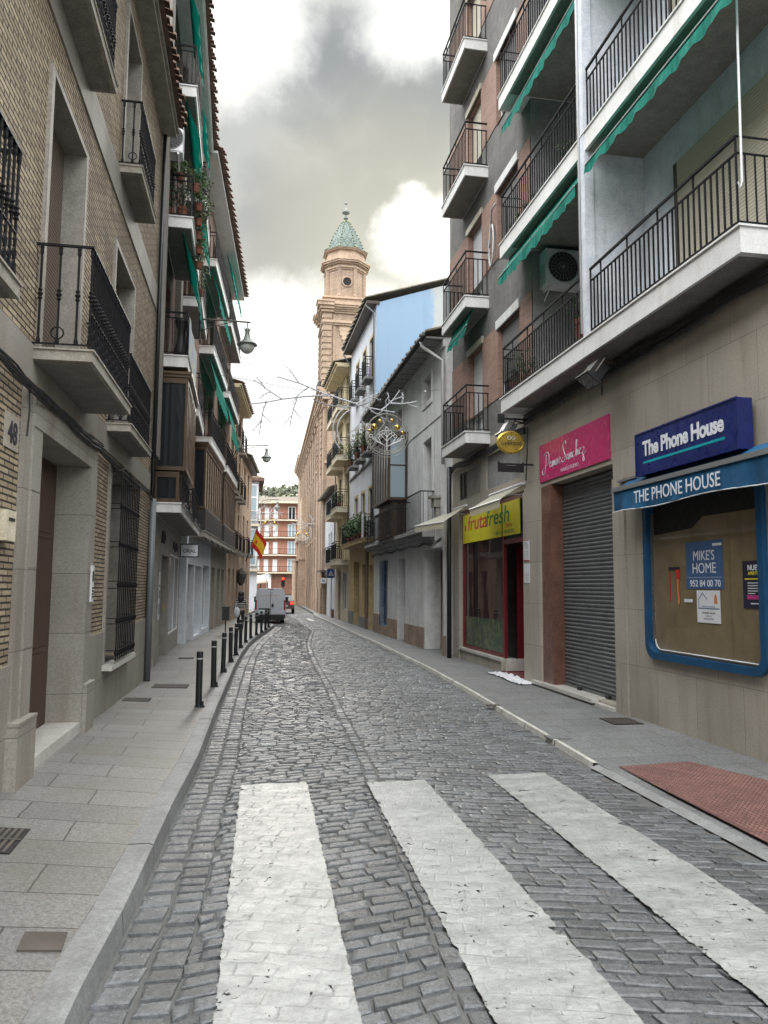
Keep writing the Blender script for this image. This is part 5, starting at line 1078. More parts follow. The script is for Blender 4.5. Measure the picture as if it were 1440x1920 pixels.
# ---- R5 low white house
R5=F('low_white_house','low plain white house with a tiled eave next to the church','building',4.5,36.1,0.9,-1,k=1.045)
ops=[(1.6,2.3,.1,2.1,.2),(4.2,5.6,.1,2.2,.25),(2.0,2.5,3.2,4.3,.15),(3.0,3.5,3.2,4.3,.15)]
R5.wall(M['white_wall'],0,6.6,-.1,6.2,ops); R5.door(1.61,2.29,.1,2.09,-.15,'dark_wood',1,2); R5.door(4.21,5.59,.1,2.19,-.2,'plastic_black',1,1)
R5.window(2.01,2.49,3.21,4.29,-.1,'dark_wood','glass',1,1); R5.window(3.01,3.49,3.21,4.29,-.1,'dark_wood','glass',1,1)
R5.bx('canopy',M['tile_grey'],0,.4,3.9,6.0,2.35,2.45); R5.part('roof',rooftiles(R5,MB(),.35,0,6.6,6.3,-3,7.4),M['tile_grey'],recalc=False)
bb=R5.hang('shop_sign','small white box sign over the dark doorway of the low white house','shop sign',.05,4.0,1.75); obj('box',MB().box(-.3,0,-.04,.04,0,.28),M['paper'],bb); obj('mark',MB().box(-.24,-.08,-.045,-.0405,.08,.2),M['grey_alu'],bb)
rb=R5.hang('utility_box','dark red box on the foot of the low white house wall','utility box',.0,.75,.05); obj('box',MB().box(-.12,0,-.18,.18,0,.45).box(-.13,-.1205,-.15,.15,.03,.42),M['brown_marble'],rb)
# crossing sign
cs=R5.hang('crossing_sign','square blue pedestrian crossing sign with white triangle fixed to the wall','traffic sign',.0,.2,1.98)
obj('plate',MB().box(-.40,-.02,-.012,.012,0,.46),M['sign_white'],cs); obj('panel',MB().box(-.385,-.035,-.016,-.0125,.015,.445),M['sky_blue_sign'],cs); obj('triangle',MB().prism([(-.34,.11),(-.08,.11),(-.21,.38)],-.019,-.0165),M['sign_white'],cs); obj('figure',MB().prism([(-.235,.12),(-.215,.2),(-.225,.27),(-.195,.27),(-.19,.2),(-.165,.12),(-.185,.12),(-.205,.18),(-.215,.12)],-.021,-.0195).sphere((-.21,-.0205,.295),.016,8,4,1,.1,1),M['black_ink'],cs); obj('bracket',MB().box(-.03,0,-.01,.01,.1,.13).box(-.03,0,-.01,.01,.33,.36),M['grey_alu'],cs)
# ================================================================== CHURCH
CH=F('church','long brick church with pilasters and rows of tall windows beyond the low white house','church',4.80,43.2,2.0,-1)
cb=M['brick_church']
ops=[(u,u+.9,z,z+h,.3) for u in [2.2+2.55*k for k in range(12)] for z,h in ((9.3,1.7),(4.9,2.6))]+[(u+.2,u+.75,2.4,3.2,.2) for u in [2.2+2.55*k for k in range(12)]]
CH.wall(cb,0,34,-.1,12.6,ops,0,back=12); CH.bx('stone_base',M['church_stone'],-.01,.14,.0,33.9,-.1,1.5)
for o in ops[:24]: CH.window(o[0],o[1],o[2],o[3],-.2,'dark_wood','glass',2,3)
mb=MB()
for k in range(13): u=.3+2.55*k; CH.part('pilaster',CH.b(CH.b(CH.b(MB(),.001,.20,u,u+.75,1.5,11.9),.001,.26,u-.05,u+.8,11.9,12.3),.001,.28,u-.06,u+.81,-.09,1.5),cb)
mb=MB()
for a,b,z0,z1 in ((.24,.3,12.3,12.459),(.0,.38,12.46,12.62),(.0,.5,12.63,12.85),(.0,.62,12.86,13.0)): CH.b(mb,-.1,b,-.1,34,z0,z1)
CH.part('cornice',mb,M['church_stone']); CH.bx('string_course',M['church_stone'],.001,.12,0,34,8.6,8.75); CH.bx('string_course',M['church_stone'],.001,.1,0,34,3.7,3.8)
mb=MB()
for o in ops[:24]: mb=MB(); CH.b(mb,.001,.06,o[0]-.1,o[0],o[2]-.1,o[3]+.12); CH.b(mb,.001,.06,o[1],o[1]+.1,o[2]-.1,o[3]+.12); CH.b(mb,.001,.09,o[0],o[1],o[3],o[3]+.12); CH.b(mb,.001,.16,o[0]-.1,o[1]+.1,o[2]-.22,o[2]-.1); CH.part('window_surround',mb,M['church_stone'])
mb=MB(); mb.add([CH.p(.6,0,13.01),CH.p(.6,34,13.01),CH.p(-6,34,15.5),CH.p(-6,0,15.5),CH.p(-12,0,13),CH.p(-12,34,13)],[(0,1,2,3),(3,2,5,4)]); CH.part('roof',mb,M['church_roof'],recalc=False)
mb=CH.b(MB(),-9,-.1,34.01,44,-.1,14.2); CH.part('transept',mb,cb)
mb=CH.b(CH.b(MB(),-9.4,.15,33.8,44.4,14.2,14.45),-9.6,.35,33.6,44.6,14.451,14.7); CH.part('transept_cornice',mb,M['church_stone'])
mb=MB(); mb.add([CH.p(.4,33.5,14.71),CH.p(.4,44.7,14.71),CH.p(-9.7,44.7,14.71),CH.p(-9.7,33.3,14.71),CH.p(-4.3,39,19.)],[(0,1,4),(1,2,4),(2,3,4),(3,0,4)]); CH.part('transept_roof',mb,M['church_roof'],recalc=False)
# portal seen sideways on the facade
mb=MB(); CH.b(mb,.15,.75,19.,19.7,0,5.2); CH.b(mb,.15,.75,22.2,22.9,0,5.2); CH.b(mb,.15,.9,18.8,23.1,5.2,5.8); CH.b(mb,.15,.55,19.4,22.5,5.8,8.8); CH.b(mb,.15,1.0,19.0,22.9,3.6,3.75)
for u in (19.35,22.55): mb.lathe([(.22,0),(.16,.3),(.16,3.4),(.24,3.6)],CH.s*.95,u,.1,10)
CH.part('portal',mb,M['church_stone'])
# ---- tower
TX,TY=6.12,46.3
TW=thing('church_tower','slender tan brick church tower with an octagonal belfry and green tiled spire','church tower',(TX,TY,0),R(-1))
h=1.33; mb=MB(); mb.box(-h,h,-h,h,0,18.2)
obj('shaft',mb,cb,TW)
mb=MB()
for sx in (-1,1):
    for sy in (-1,1):
        mb=MB(); mb.box(sx*(h-.42),sx*(h+.12),sy*(h-.42),sy*(h+.12),0,18.1)
        for k in range(26): z=8.2+k*.38; mb.box(sx*(h-.38),sx*(h+.17),sy*(h-.38),sy*(h+.17),z,z+.24)
        obj('corner_pilaster',mb,cb,TW)
mb=MB()
for s_ in (-1,1): mb.box(-.85,-.7,s_*h,s_*(h+.07),9,18); mb.box(.7,.85,s_*h,s_*(h+.07),9,18); mb.box(s_*h,s_*(h+.07),-.85,-.7,9,18); mb.box(s_*h,s_*(h+.07),.7,.85,9,18)
obj('pilaster_strips',mb,cb,TW)
def mould(mb,r,z0,steps,n=4,ph=math.pi/4):
    z=z0; prof=[]
    for dr,dz in steps: prof.append((r+dr,z)); z+=dz; prof.append((r+dr,z))
    k=1/math.cos(math.pi/n); mb.lathe([(a*k,b) for a,b in prof],0,0,0,n,ph); return z
mb=MB(); mould(mb,h,12.1,[(.16,.1),(.26,.12),(.34,.12),(.2,.08)]); obj('cornice',mb,M['church_stone'],TW); mb=MB(); mould(mb,h,17.3,[(.14,.12),(.22,.1),(.15,.08)]); obj('cornice',mb,M['church_stone'],TW); mb=MB(); z=mould(mb,h,18.1,[(.10,.14),(.18,.12),(.27,.12),(.36,.14),(.42,.12),(.28,.1),(.1,.35),(.2,.1),(.05,.12)])
# broken-out blocks of the entablature at the corners
for sx in (-1,1):
    for sy in (-1,1):
        for dr,a,b in ((.26,18.1,18.25),(.36,18.3,18.5),(.48,18.52,18.75),(.54,18.76,18.88)): mb.box(sx*(h-.5),sx*(h+dr),sy*(h-.5),sy*(h+dr),a,b)
obj('cornice',mb,M['church_stone'],TW)
mb=MB()   # stepped shell motif on the two visible faces
for k,(w_,zz) in enumerate(((.62,17.0),(.55,16.7),(.42,16.45),(.28,16.2),(.14,15.95))): mb.box(-w_*.75,w_*.75,-h-.055-.003*k,-h,zz-.02,zz+.26 if k else zz+.25); mb.box(-h-.055-.003*k,-h,-w_*.75,w_*.75,zz-.02,zz+.26 if k else zz+.25)
obj('panel_motif',mb,M['church_stone'],TW); obj('blind_arch',MB().ring((0,-h-.02,13.9),.62,.09,'xz',20,0,180),M['church_stone'],TW); obj('blind_arch',MB().ring((-h-.02,0,13.9),.62,.09,'yz',20,0,180),M['church_stone'],TW)
r8=1.13; ph=math.pi/8; k8=1/math.cos(math.pi/8)
mb=MB(); mb.lathe([(r8*k8,18.5),(r8*k8,22.6)],0,0,0,8,ph); obj('belfry',mb,cb,TW)
mb=MB(); R8=r8*k8
for k in range(8):
    a=ph+k*math.pi/4; cx,cy=math.cos(a)*R8,math.sin(a)*R8; mb.lathe([(.17,19.5),(.13,19.7),(.13,21.6),(.18,21.7),(.18,21.8)],cx,cy,0,6)
obj('corner_pilaster',mb,cb,TW)
mb=MB(); z=mould(mb,r8,21.6,[(.06,.12),(.14,.1),(.06,.18),(.2,.1),(.32,.12),(.38,.1),(.22,.08)],8,ph)
for k in range(8):
    a=ph+k*math.pi/4; 
    for dr,a0,b0 in ((.5,22.1,22.22),(.58,22.23,22.36)): cx,cy=math.cos(a)*(R8),math.sin(a)*(R8); mb.lathe([(dr*.55,a0),(dr*.55,b0)],cx,cy,0,6)
mould(mb,r8,22.4,[(.05,.45),(.0,.28),(.14,.08),(.2,.07)],8,ph); obj('cornice',mb,M['church_stone'],TW); mb=MB(); mould(mb,r8,19.2,[(.12,.15),(.06,.12)],8,ph)
obj('cornice',mb,M['church_stone'],TW)
mb=MB()
for k in (0,2,4,6): a=k*math.pi/4; d=Vector((math.cos(a),math.sin(a),0)); t_=Vector((-d.y,d.x,0)); pts=[tuple(d*(r8+.03)+t_*.30*math.cos(q*math.pi/10)+Vector((0,0,20.65+.36*math.sin(q*math.pi/10)))) for q in range(21)]; mb.tube(pts,.05,5)
obj('oculus_surround',mb,M['church_stone'],TW); mb=MB()
for k in (0,2,4,6): a=k*math.pi/4; d=Vector((math.cos(a),math.sin(a),0)); t_=Vector((-d.y,d.x,0)); vs=[tuple(d*(r8+.012)+t_*.28*math.cos(q*math.pi/10)+Vector((0,0,20.65+.34*math.sin(q*math.pi/10)))) for q in range(20)]; mb.add(vs,[tuple(range(20))])
obj('oculus',mb,M['dark'],TW)
mb=MB(); mb.lathe([((r8+.22)*k8,23.26),((r8-.05)*k8,23.5),(1.0,24.2),(.62,25.1),(.3,25.75),(.12,26.0)],0,0,0,8,ph); obj('spire',mb,M['tower_tile'],TW)
for k in range(8):
    mb=MB(); a=ph+k*math.pi/4
    pr=[((r8+.2)*k8,23.3),(r8*k8,23.5),(1.02,24.2),(.64,25.1),(.32,25.75),(.13,26.)]
    for (r0,z0),(r1,z1) in zip(pr,pr[1:]):
        for q in range(3): f=q/3; rr=r0+(r1-r0)*f; mb.sphere((math.cos(a)*rr,math.sin(a)*rr,z0+(z1-z0)*f),.055,5,4)
    obj('spire_rib',mb,M['church_roof'],TW)
obj('finial',MB().lathe([(.14,25.95),(.05,26.05),(.16,26.2),(.16,26.28),(.05,26.4),(.05,26.5),(.24,26.62),(.26,26.72),(.1,26.85),(.04,27.1),(.03,27.3),(.10,27.4),(.03,27.5),(.01,27.72)],0,0,0,10),M['lamp_metal'],TW)
for ch in TW.children:
    for v in ch.data.vertices:
        if v.co.z>17.9: v.co.z=17.9+(v.co.z-17.9)*.825
bl=thing('bell_niche_net','dark bundled net on the shady side of the church tower','net',(TX-h-.15,TY+.3,13.6)); obj('net',MB().sphere((0,0,0),.32,8,6,.7,.9,2.1),M['plastic_black'],bl)
# ================================================================== END OF THE STREET
OR=thing('orange_apartment_block','bent orange brick apartment block with white balcony slabs closing the street','building',(4.6,113,.2))
mb=MB(); A=[(1.3,0),(9,0),(9,8),(-14,14),(-14,9.)]   # right part frontal, left wing running back
mb.prism([(1.3,0),(9,0),(9,10),(-14,20),(-14,7.5)],0,13.4,'z'); obj('wall',mb,M['orange'],OR)
mb=MB()
for z in (3.2,5.75,8.3,10.85): mb.prism([(1.1,-.9),(9,-.9),(9,.0),(1.3,0),(-14,7.5),(-14,6.6)],z,z+.16,'z')
obj('balcony',mb,M['cream'],OR); mb=MB()
for z in (3.45,6.,8.55,11.1):
    for zz in (z,z+.75): mb.tube([(9,-.85,zz),(1.15,-.85,zz),(-14,6.65,zz)],.03,4)
    for k in range(36): x=1.2+k*.22; mb.box(x,x+.03,-.87,-.83,z,z+.75)
    for k in range(60): f=k/60; x=1.15-15.15*f; y=-.85+7.5*f; mb.box(x,x+.03,y-.02,y+.02,z,z+.75)
obj('railing',mb,M['iron_rail'],OR)
for zi,z in enumerate((3.45,6.0,8.55,11.1)):
    for x in (2.35,5.6): 
        w_=obj('window',MB().box(x,x+1.1,-.06,.02,z,z+1.9),M['white_alu'],OR); obj('pane',MB().box(x+.1,x+.5,-.07,-.061,z+.1,z+1.8).box(x+.6,x+1.,-.07,-.061,z+.1,z+1.8),M['pale_glass' if zi<3 else 'glass'],w_)
    for k in range(5):
        x=.9-1.25*k; y=(1.3-x)*.49; d=Vector((-15.3,7.5,0)).normalized(); n_=Vector((-d.y,d.x,0)); n_=-n_ if n_.y>0 else n_
        def q(a,b,o=.05): p_=Vector((x,y,0))+d*a+n_*o; return (p_.x,p_.y,z+b)
        m=MB(); m.add([q(0,0),q(.7,0),q(.7,1.8),q(0,1.8),q(0,0,-.02),q(.7,0,-.02),q(.7,1.8,-.02),q(0,1.8,-.02)],[(0,1,2,3),(0,1,5,4),(1,2,6,5),(2,3,7,6),(3,0,4,7)]); w_=obj('window',m,M['white_alu'],OR)
obj('roof',MB().prism([(1.0,-1.2),(9,-1.2),(9,10),(-14,20),(-14,6.3)],13.4,13.65,'z'),M['cream'],OR)
obj('roof_tiles',MB().add([(1.0,-1.1,13.66),(9,-1.1,13.66),(9,5,15.0),(2.3,4.5,15.0),(-14,6.4,13.66),(-14,12,15.)],[(0,1,2,3),(0,3,5,4)]),M['tile_grey'],OR,recalc=False)
obj('shopfront',MB().prism([(1.25,-.05),(9,-.05),(9,.0),(1.3,0),(-14,7.5),(-14,7.4)],-.2,3.1,'z'),M['brown_marble'],OR); obj('shop_opening',MB().box(3.4,6.6,-.09,-.052,0,2.6),M['dark'],OR)
[obj('shop_pillar',MB().box(*q,0,3.1),M['white_slab'],OR) for q in ((-.3,.1,.3,.7),(-2.6,-2.2,1.5,1.9),(-5,-4.6,2.7,3.))]
for i,(x,y,l) in enumerate(((-3.2,-18,'left one of two white cafe awnings at the far square'),(-1.6,-19.5,'right one of two white cafe awnings at the far square'))):
    o=thing('cafe_awning',l,'awning',(4.2+x,112+y,0),0,'white awnings at the far square'); obj('cloth',MB().add([(-.9,-1.3,2.0),(.9,-1.3,2.2),(.9,.6,3.),(-.9,.6,2.8),(-.9,-1.3,1.8),(.9,-1.3,2.0)],[(0,1,2,3),(0,1,5,4)]),M['cream_fabric'],o); obj('post',MB().tube([(0,.5,0),(0,.5,2.9)],.06,6),M['iron'],o)
for i,(x,y,w_,hh,m,l) in enumerate(((-16,95,12,7,'cream','cream low building left of the far square'),(-24,128,18,15,'white_wall','pale block high behind the far square'),(8,140,16,15.8,'cream','cream terrace building above the orange block'))):
    o=thing('far_building',l,'building',(x,y,0)); obj('wall',MB().box(0,w_,0,9,-.1,hh),M[m],o); obj('roof',MB().box(-.3,w_+.3,-.3,9.3,hh,hh+.25),M['tile_grey'],o); mb=MB()
    for a in range(int(w_/2.4)):
        for z in range(int(hh/2.6)): mb.box(.7+a*2.4,1.7+a*2.4,-.03,0,1+z*2.6,2.4+z*2.6)
    obj('window',mb,M['glass'],o)
# ================================================================== VEHICLES
def wheel(mb,x,y,r,w,z=None): mb.add([(x+s_*w/2,y+math.cos(a*math.pi/10)*r,r+math.sin(a*math.pi/10)*r) for s_ in (-1,1) for a in range(20)],[tuple(range(20)),tuple(range(20,40))[::-1]]+[(i,(i+1)%20,20+(i+1)%20,20+i) for i in range(20)])
VN=thing('panel_van','silver white panel van seen from behind with two rear doors and low dark bumper','van',(1.36,33.1,0),R(-3))
Wv,Hv=.63,1.50
prof=[(-Wv,.34),(-Wv-.02,.6),(-Wv-.01,.85),(-Wv+.045,1.28),(-Wv+.10,1.46),(-Wv+.18,Hv),(Wv-.18,Hv),(Wv-.10,1.46),(Wv-.045,1.28),(Wv+.01,.85),(Wv+.02,.6),(Wv,.34)]
ys=[(0,1,0),(.06,1.02,0),(2.6,1.03,0),(3.1,1.0,-.02),(3.45,.93,-.5),(4.0,.88,-.62),(4.1,.85,-.8)]
mb=MB(); n=len(prof); o0=0; vs=[]
for y,sc,dz in ys:
    for x,z in prof: vs.append((x*sc,y,z if z<.7 else max(.7,z+dz*(z-.34)/(Hv-.34))))
mb.add(vs,[(i*n+k,i*n+(k+1)%n,(i+1)*n+(k+1)%n,(i+1)*n+k) for i in range(len(ys)-1) for k in range(n)]+[tuple(range(n)),tuple(range((len(ys)-1)*n,len(ys)*n))[::-1]])
obj('body',mb,M['van_paint'],VN)
for s_ in (-1,1):
    x0,x1=(-Wv+.07,-.006) if s_<0 else (.006,Wv-.07)
    d=obj('rear_door',MB().prism([(x0,.42),(x1,.42),(x1,1.40),(x0+(.05 if s_<0 else 0),1.40)] if s_<0 else [(x0,.42),(x1,.42),(x1-.0,1.40-.0),(x0,1.40)],-.022,-.002),M['van_paint'],VN)
    obj('door_panel',MB().prism([(x0+.06,.98),(x1-.04,.98),(x1-.06,1.34),(x0+.09,1.34)],-.03,-.0225),M['van_paint'],d)
    obj('rear_light',MB().box(s_*(Wv-.065),s_*(Wv+.012),-.03,.05,.60,1.0),M['red_lens'],VN)
    obj('mirror',MB().box(s_*(Wv+.02),s_*(Wv+.16),3.2,3.28,.85,1.1),M['plastic_black'],VN)
obj('handle',MB().box(.05,.14,-.045,-.022,.70,.84).box(-.01,.01,-.035,-.023,.45,1.38),M['plastic_black'],VN); obj('number_plate_recess',MB().box(-.48,-.06,-.03,-.0225,.60,.66),M['plastic_black'],VN); obj('number_plate',MB().box(-.46,-.10,-.032,-.0225,.50,.59),M['sign_white'],VN)
obj('bumper',MB().box(-Wv-.0,Wv+.0,-.09,.05,.24,.39).box(-Wv+.05,Wv-.05,-.06,.0,.16,.239),M['plastic_black'],VN)
obj('high_brake_light',MB().box(-.12,.12,-.01,.02,1.44,1.47),M['red_lens'],VN); lettering('lettering','www.cristaleria-antequera.com',.062,M['sign_red'],VN,(.0,-.0315,1.17),'+x',ext=.001)
mb=MB(); [wheel(mb,s_*(Wv-.12),y,.24,.16) for s_ in (-1,1) for y in (.75,3.3)]; obj('wheel',mb,M['rubber'],VN); bpy.data.objects[-1] if False else None
def car(name,label,loc,rz,mat,lit=False,Wc=.62,Lc=3.1,Hc=1.08):
    o=thing(name,label,'car',loc,rz); mb=MB(); sec=[(0,.3,.72,.9),(.1,.28,.78,.97),(.5,.26,.8,1),(2.4,.26,.72,1),(3.0,.28,.62,.95),(Lc,.32,.5,.85)]
    vs=[]
    for y,a,b,f in sec: vs+=[(-Wc*f,y,a),(-Wc*f*1.0,y,(a+b)/2),(-Wc*f*.93,y,b),(Wc*f*.93,y,b),(Wc*f,y,(a+b)/2),(Wc*f,y,a)]
    mb.add(vs,[(i*6+k,i*6+(k+1)%6,(i+1)*6+(k+1)%6,(i+1)*6+k) for i in range(5) for k in range(6)]+[(0,1,2,3,4,5),(35,34,33,32,31,30)]); obj('body',mb,M[mat],o)
    mb=MB(); mb.add([(-Wc*.9,.15,.75),(Wc*.9,.15,.75),(Wc*.9,2.3,.75),(-Wc*.9,2.3,.75),(-Wc*.7,.45,Hc),(Wc*.7,.45,Hc),(Wc*.7,1.5,Hc),(-Wc*.7,1.5,Hc)],[(0,1,5,4),(1,2,6,5),(2,3,7,6),(3,0,4,7)]); obj('glasshouse',mb,M['glass'],o)
    obj('roof',MB().box(-Wc*.71,Wc*.71,.43,1.52,Hc,Hc+.03),M[mat],o)
    for s_ in (-1,1): obj('rear_light',MB().box(s_*Wc*.62,s_*Wc*.92,-.02,.06,.55,.68),M['red_glow' if lit else 'red_lens'],o)
    obj('number_plate',MB().box(-.2,.2,-.02,.01,.42,.5),M['sign_white'],o)
    for s_ in (-1,1):
        for y in (.55,2.55): mb=MB(); wheel(mb,s_*(Wc-.07),y,.22,.14); obj('wheel',mb,M['rubber'],o)
    return o
car('hatchback_car','dark red car with a lit tail lamp just ahead of the van',(2.62,45,0),R(-3),'car_dark',True)
car('white_car','white car parked sideways at the far square left of the van',(2.3,87,.05),R(80),'car_white')
# ================================================================== STREET FURNITURE
BL=['nearest and tallest looking of the black bollards','second black bollard from the camera','third black bollard from the camera','fourth black bollard from the camera','fifth black bollard from the camera','sixth black bollard from the camera, in front of the striped person','seventh black bollard, beside the striped person','eighth black bollard, just past the striped person','ninth black bollard, left of the van','tenth black bollard, before the left rear wheel of the van','second last black bollard, in front of the van','farthest black bollard, in front of the van number plate']
BP=[(-.44,9.83),(-.32,11.73),(-.22,13.63),(-.11,15.39),(-.02,16.89),(.09,18.88),(.22,20.63),(.38,22.27),(.57,23.69),(.76,25.03),(.94,26.52),(1.1,28.04)]
GB='black bollards along the left kerb'
b0=thing('bollard',BL[0]+' on the left kerb','bollard',(*BP[0],.12),0,GB)
obj('post',MB().lathe([(.040,0),(.040,.655),(.038,.67),(.03,.675)],0,0,0,16),M['black_paint'],b0); obj('band',MB().lathe([(.0405,.575),(.0415,.578),(.0415,.592),(.0405,.595)],0,0,0,16),M['reflector'],b0)
obj('base_ring',MB().lathe([(.055,-.005),(.055,.006),(.045,.012)],0,0,0,16),M['black_paint'],b0); obj('lock',MB().box(.04,.062,-.012,.012,.0,.07).box(.04,.075,-.018,.018,-.002,.02),M['black_paint'],b0)
for i,p in enumerate(BP[1:]):
    c=copy_tree(b0); c.location=(*p,.12); c['label']=BL[i+1]+' on the left kerb'; c.rotation_euler=(R([.8,-.6,.4][i%3]),R([-.5,.9][i%2]),0)
def lamp(label,loc,rz,reach,drop=.0,arch=False):
    o=thing('street_lamp',label,'street lamp',loc,rz,'wall lamps on curved arms along the left houses')
    if arch: pts=[(reach*.0,0,-.45),(reach*.06,0,-.2),(reach*.2,0,-.04),(reach*.45,0,.05),(reach,0,.06)]
    else: pts=[(0,0,0),(reach*.5,0,.01),(reach,0,.0)]
    obj('arm',MB().tube(pts,.018,6).tube([(0,0,-.25),(reach*.25,0,-.14),(reach*.62,0,-.02)],.011,5).box(-.03,.0,-.04,.04,-.5,.1),M['rust'],o)
    x=reach-.06; z=.0 if not arch else .06
    h_=obj('shade',MB().lathe([(.012,z),(.012,z-.13),(.03,z-.135),(.055,z-.16),(.045,z-.19),(.05,z-.27),(.075,z-.36),(.14,z-.43),(.205,z-.47),(.215,z-.49),(.18,z-.50)],x,0,0,20),M['lamp_metal'],o,smooth=True)
    mb=MB()
    for k in range(6): a=k*math.pi/3; mb.tube([(x+.045*math.cos(a),.045*math.sin(a),z-.19),(x+.06*math.cos(a),.06*math.sin(a),z-.15),(x+.075*math.cos(a),.075*math.sin(a),z-.125)],.007,4)
    obj('crown',mb,M['lamp_metal'],o)
    obj('globe',MB().lathe([(.16,z-.495),(.155,z-.55),(.12,z-.62),(.06,z-.665),(.01,z-.675)],x,0,0,16),M['frosted'],o,smooth=True); return o
lamp('nearest bell shaped street lamp on a long straight arm under the green awnings',(-.9,16.,7.12),0,1.02)
lamp('second bell shaped street lamp on an arched arm, level with the bay windows',(-.30,29.9,6.98),0,1.32,arch=True)
lamp('third small street lamp on an arched arm in front of the white corner house',(1.05,45,6.55),0,1.15,arch=True)
# christmas ornament on a garland of branches
def ornament(label,loc,sc=1.,mirror=1,seed=1):
    o=thing('christmas_decoration',label,'light decoration',loc,0,'christmas light branches hung across the street')
    rnd=random.Random(seed); mb=MB(); m=mirror
    def br(p,ang,L,r,d):
        pts=[p]; a=ang
        for k in range(5): a+=rnd.uniform(-.14,.14)+ (.05 if d else .03); p=(p[0]+math.cos(a)*L/5,p[1]+rnd.uniform(-.02,.02),p[2]+math.sin(a)*L/5); pts.append(p)
        mb.tube([(x*m*sc,y,z*sc) for x,y,z in pts],[r*(1-.08*k) for k in range(6)],6)
        for x,y,z in pts:
            for _ in range(5 if d<1 else 3): t_=rnd.random()*6.28; mb.tube([(x*m*sc,y,z*sc),((x+.035*math.cos(t_))*m*sc,y+.03*math.sin(t_*2),(z+.035*math.sin(t_))*sc)],r*.35,3)
        if d<2:
            for k,s_ in ((2,1),(3,-1),(4,1)):
                if d and k==4: continue
                br(pts[k],a+s_*rnd.uniform(.55,.95),L*.42,r*.75,d+1)
    br((-1.35,0,.82),math.pi+.12,1.75,.022,0); br((-1.35,0,.82),math.pi-.35,1.2,.02,1); br((-1.3,0,.83),-.18,1.5,.022,0); br((.1,0,.72),.02,.62,.02,1); br((-.5,0,.6),-1.9,.75,.02,1)
    for k in range(2):
        R_=.62-.1*k; mb.tube([((-.62+R_*math.cos(a)*1.0)*m*sc,0,(.05+R_*math.sin(a))*sc) for a in [R(115+i*12) for i in range(10)]],.016,5); mb.tube([((-1.05+.75*math.cos(a))*m*sc,0,(.88+.3*math.sin(a))*sc) for a in [R(-150+i*12) for i in range(12)]],.014,5)
    obj('branch',mb,M['silver'],o)
    mb=MB(); r=.47*sc
    mb.ring((0,0,0),r,.013*sc,'xz',36); mb.ring((.01,.0,-.03*sc),r*1.07,.007*sc,'xz',30,150,390); mb.ring((0,0,0),r*.9,.007*sc,'xz',30,185,355); mb.ring((0,0,0),r*.82,.007*sc,'xz',30,190,350)
    for s_ in (-1,1): mb.tube([(0,0,r),(s_*r*.1,0,r*.55),(s_*r*.38,0,r*.18),(s_*r*.98,0,-.02)],.010*sc,5); mb.tube([(0,0,r*.8),(s_*r*.16,0,r*.42),(s_*r*.45,0,r*.06),(s_*r*.9,0,-r*.14)],.007*sc,5)
    for k in range(18): a=R(195+k*8.8); mb.tube([(r*.83*math.cos(a),0,r*.83*math.sin(a)),(r*.97*math.cos(a),0,r*.97*math.sin(a))],.006*sc,4)
    obj('frame',mb,M['ornament'],o)
    mb=MB(); mb.tube([(0,-.01,-r*.78),(0,-.01,r*.15)],.010*sc,5); mb.ring((0,-.01,r*.24),r*.08,.009*sc,'xz',10)
    for s_ in (-1,1):
        for x,z,x1,z1 in ((0,-.62,.62,-.25),(0,-.35,.30,.02),(.3,-.44,.42,-.1),(0,-.62,.78,-.12),(0,-.15,.16,.10)):
            mb.tube([(s_*x*r,-.01,z*r),(s_*(x+x1)/2*r,-.01,(z+z1)/2*r-.04*r),(s_*x1*r,-.01,z1*r-.08*r)],.009*sc,5); mb.ring((s_*x1*r,-.01,z1*r),r*.08,.009*sc,'xz',10)
    obj('light_rope',mb,M['white_cord'],o)
    for x,z,q in ((-.62,.33,.14),(-.35,.62,.09),(-.84,.12,.08),(.52,.33,.14),(.25,.68,.08),(.78,.1,.08)): obj('bauble',MB().sphere((x*r,-.02,z*r),q*r*1.05,12,8),M['gold_ball'],o,smooth=True)
    obj('hook',MB().tube([(0,0,r),(-.03,0,r+.3*sc),(.05,0,r+.42*sc)],.008,4),M['silver'],o); return o
ornament('nearest round ornament with gold baubles hanging from silver branches across the street',(3.25,17.,5.07))
o=ornament('second round ornament with silver branches, in front of the orange block',(1.75,45,5.1),1.,1,2)
o=ornament('third round ornament with silver branches beside the church wall',(3.95,49,4.75),1.,-1,3)
wi=thing('suspension_wire','thin wire with a white insulator holding the nearest street ornament','wire',(0,17,0)); obj('wire',MB().tube([(-1.0,0,6.3),(1.2,0,6.0),(3.3,0,5.98),(4.55,.3,6.25)],.004,4).tube([(-1.,0,6.7),(3.3,0,6.02)],.003,3),M['cable'],wi); obj('insulator',MB().sphere((4.2,.2,6.16),.03,8,6),M['white_alu'],wi)
# flag
fg=thing('flag','red and yellow Spanish flag drooping from a slanted black pole','flag',(.28,33,2.65)); obj('pole',MB().tube([(0,0,0),(.46,0,1.42)],.014,6).sphere((.465,0,1.44),.022,6,5),M['black_paint'],fg)
def fl(c0,c1):
    def f(a,b):
        t_=c0+(c1-c0)*b; P0=Vector((.445,0,1.36)); P1=Vector((.21,0,.68)); e=P0.lerp(P1,1-t_)
        return (e.x+.42*a-.05*math.sin(a*6)*.3, .06*math.sin(a*9+t_*2), e.z-.62*a**1.15-.02*math.sin(a*8))
    return f
for nm,c0,c1,m in (('red_stripe',0,.25,'flag_red'),('yellow_stripe',.25,.75,'flag_yellow'),('red_stripe',.75,1,'flag_red')): obj(nm,MB().grid(fl(c0,c1),14,5),M[m],fg,recalc=False,smooth=True)
obj('crest',MB().sphere((.43,-.07,.80),.05,8,6,.9,.15,1.3),M['flag_red'],fg)
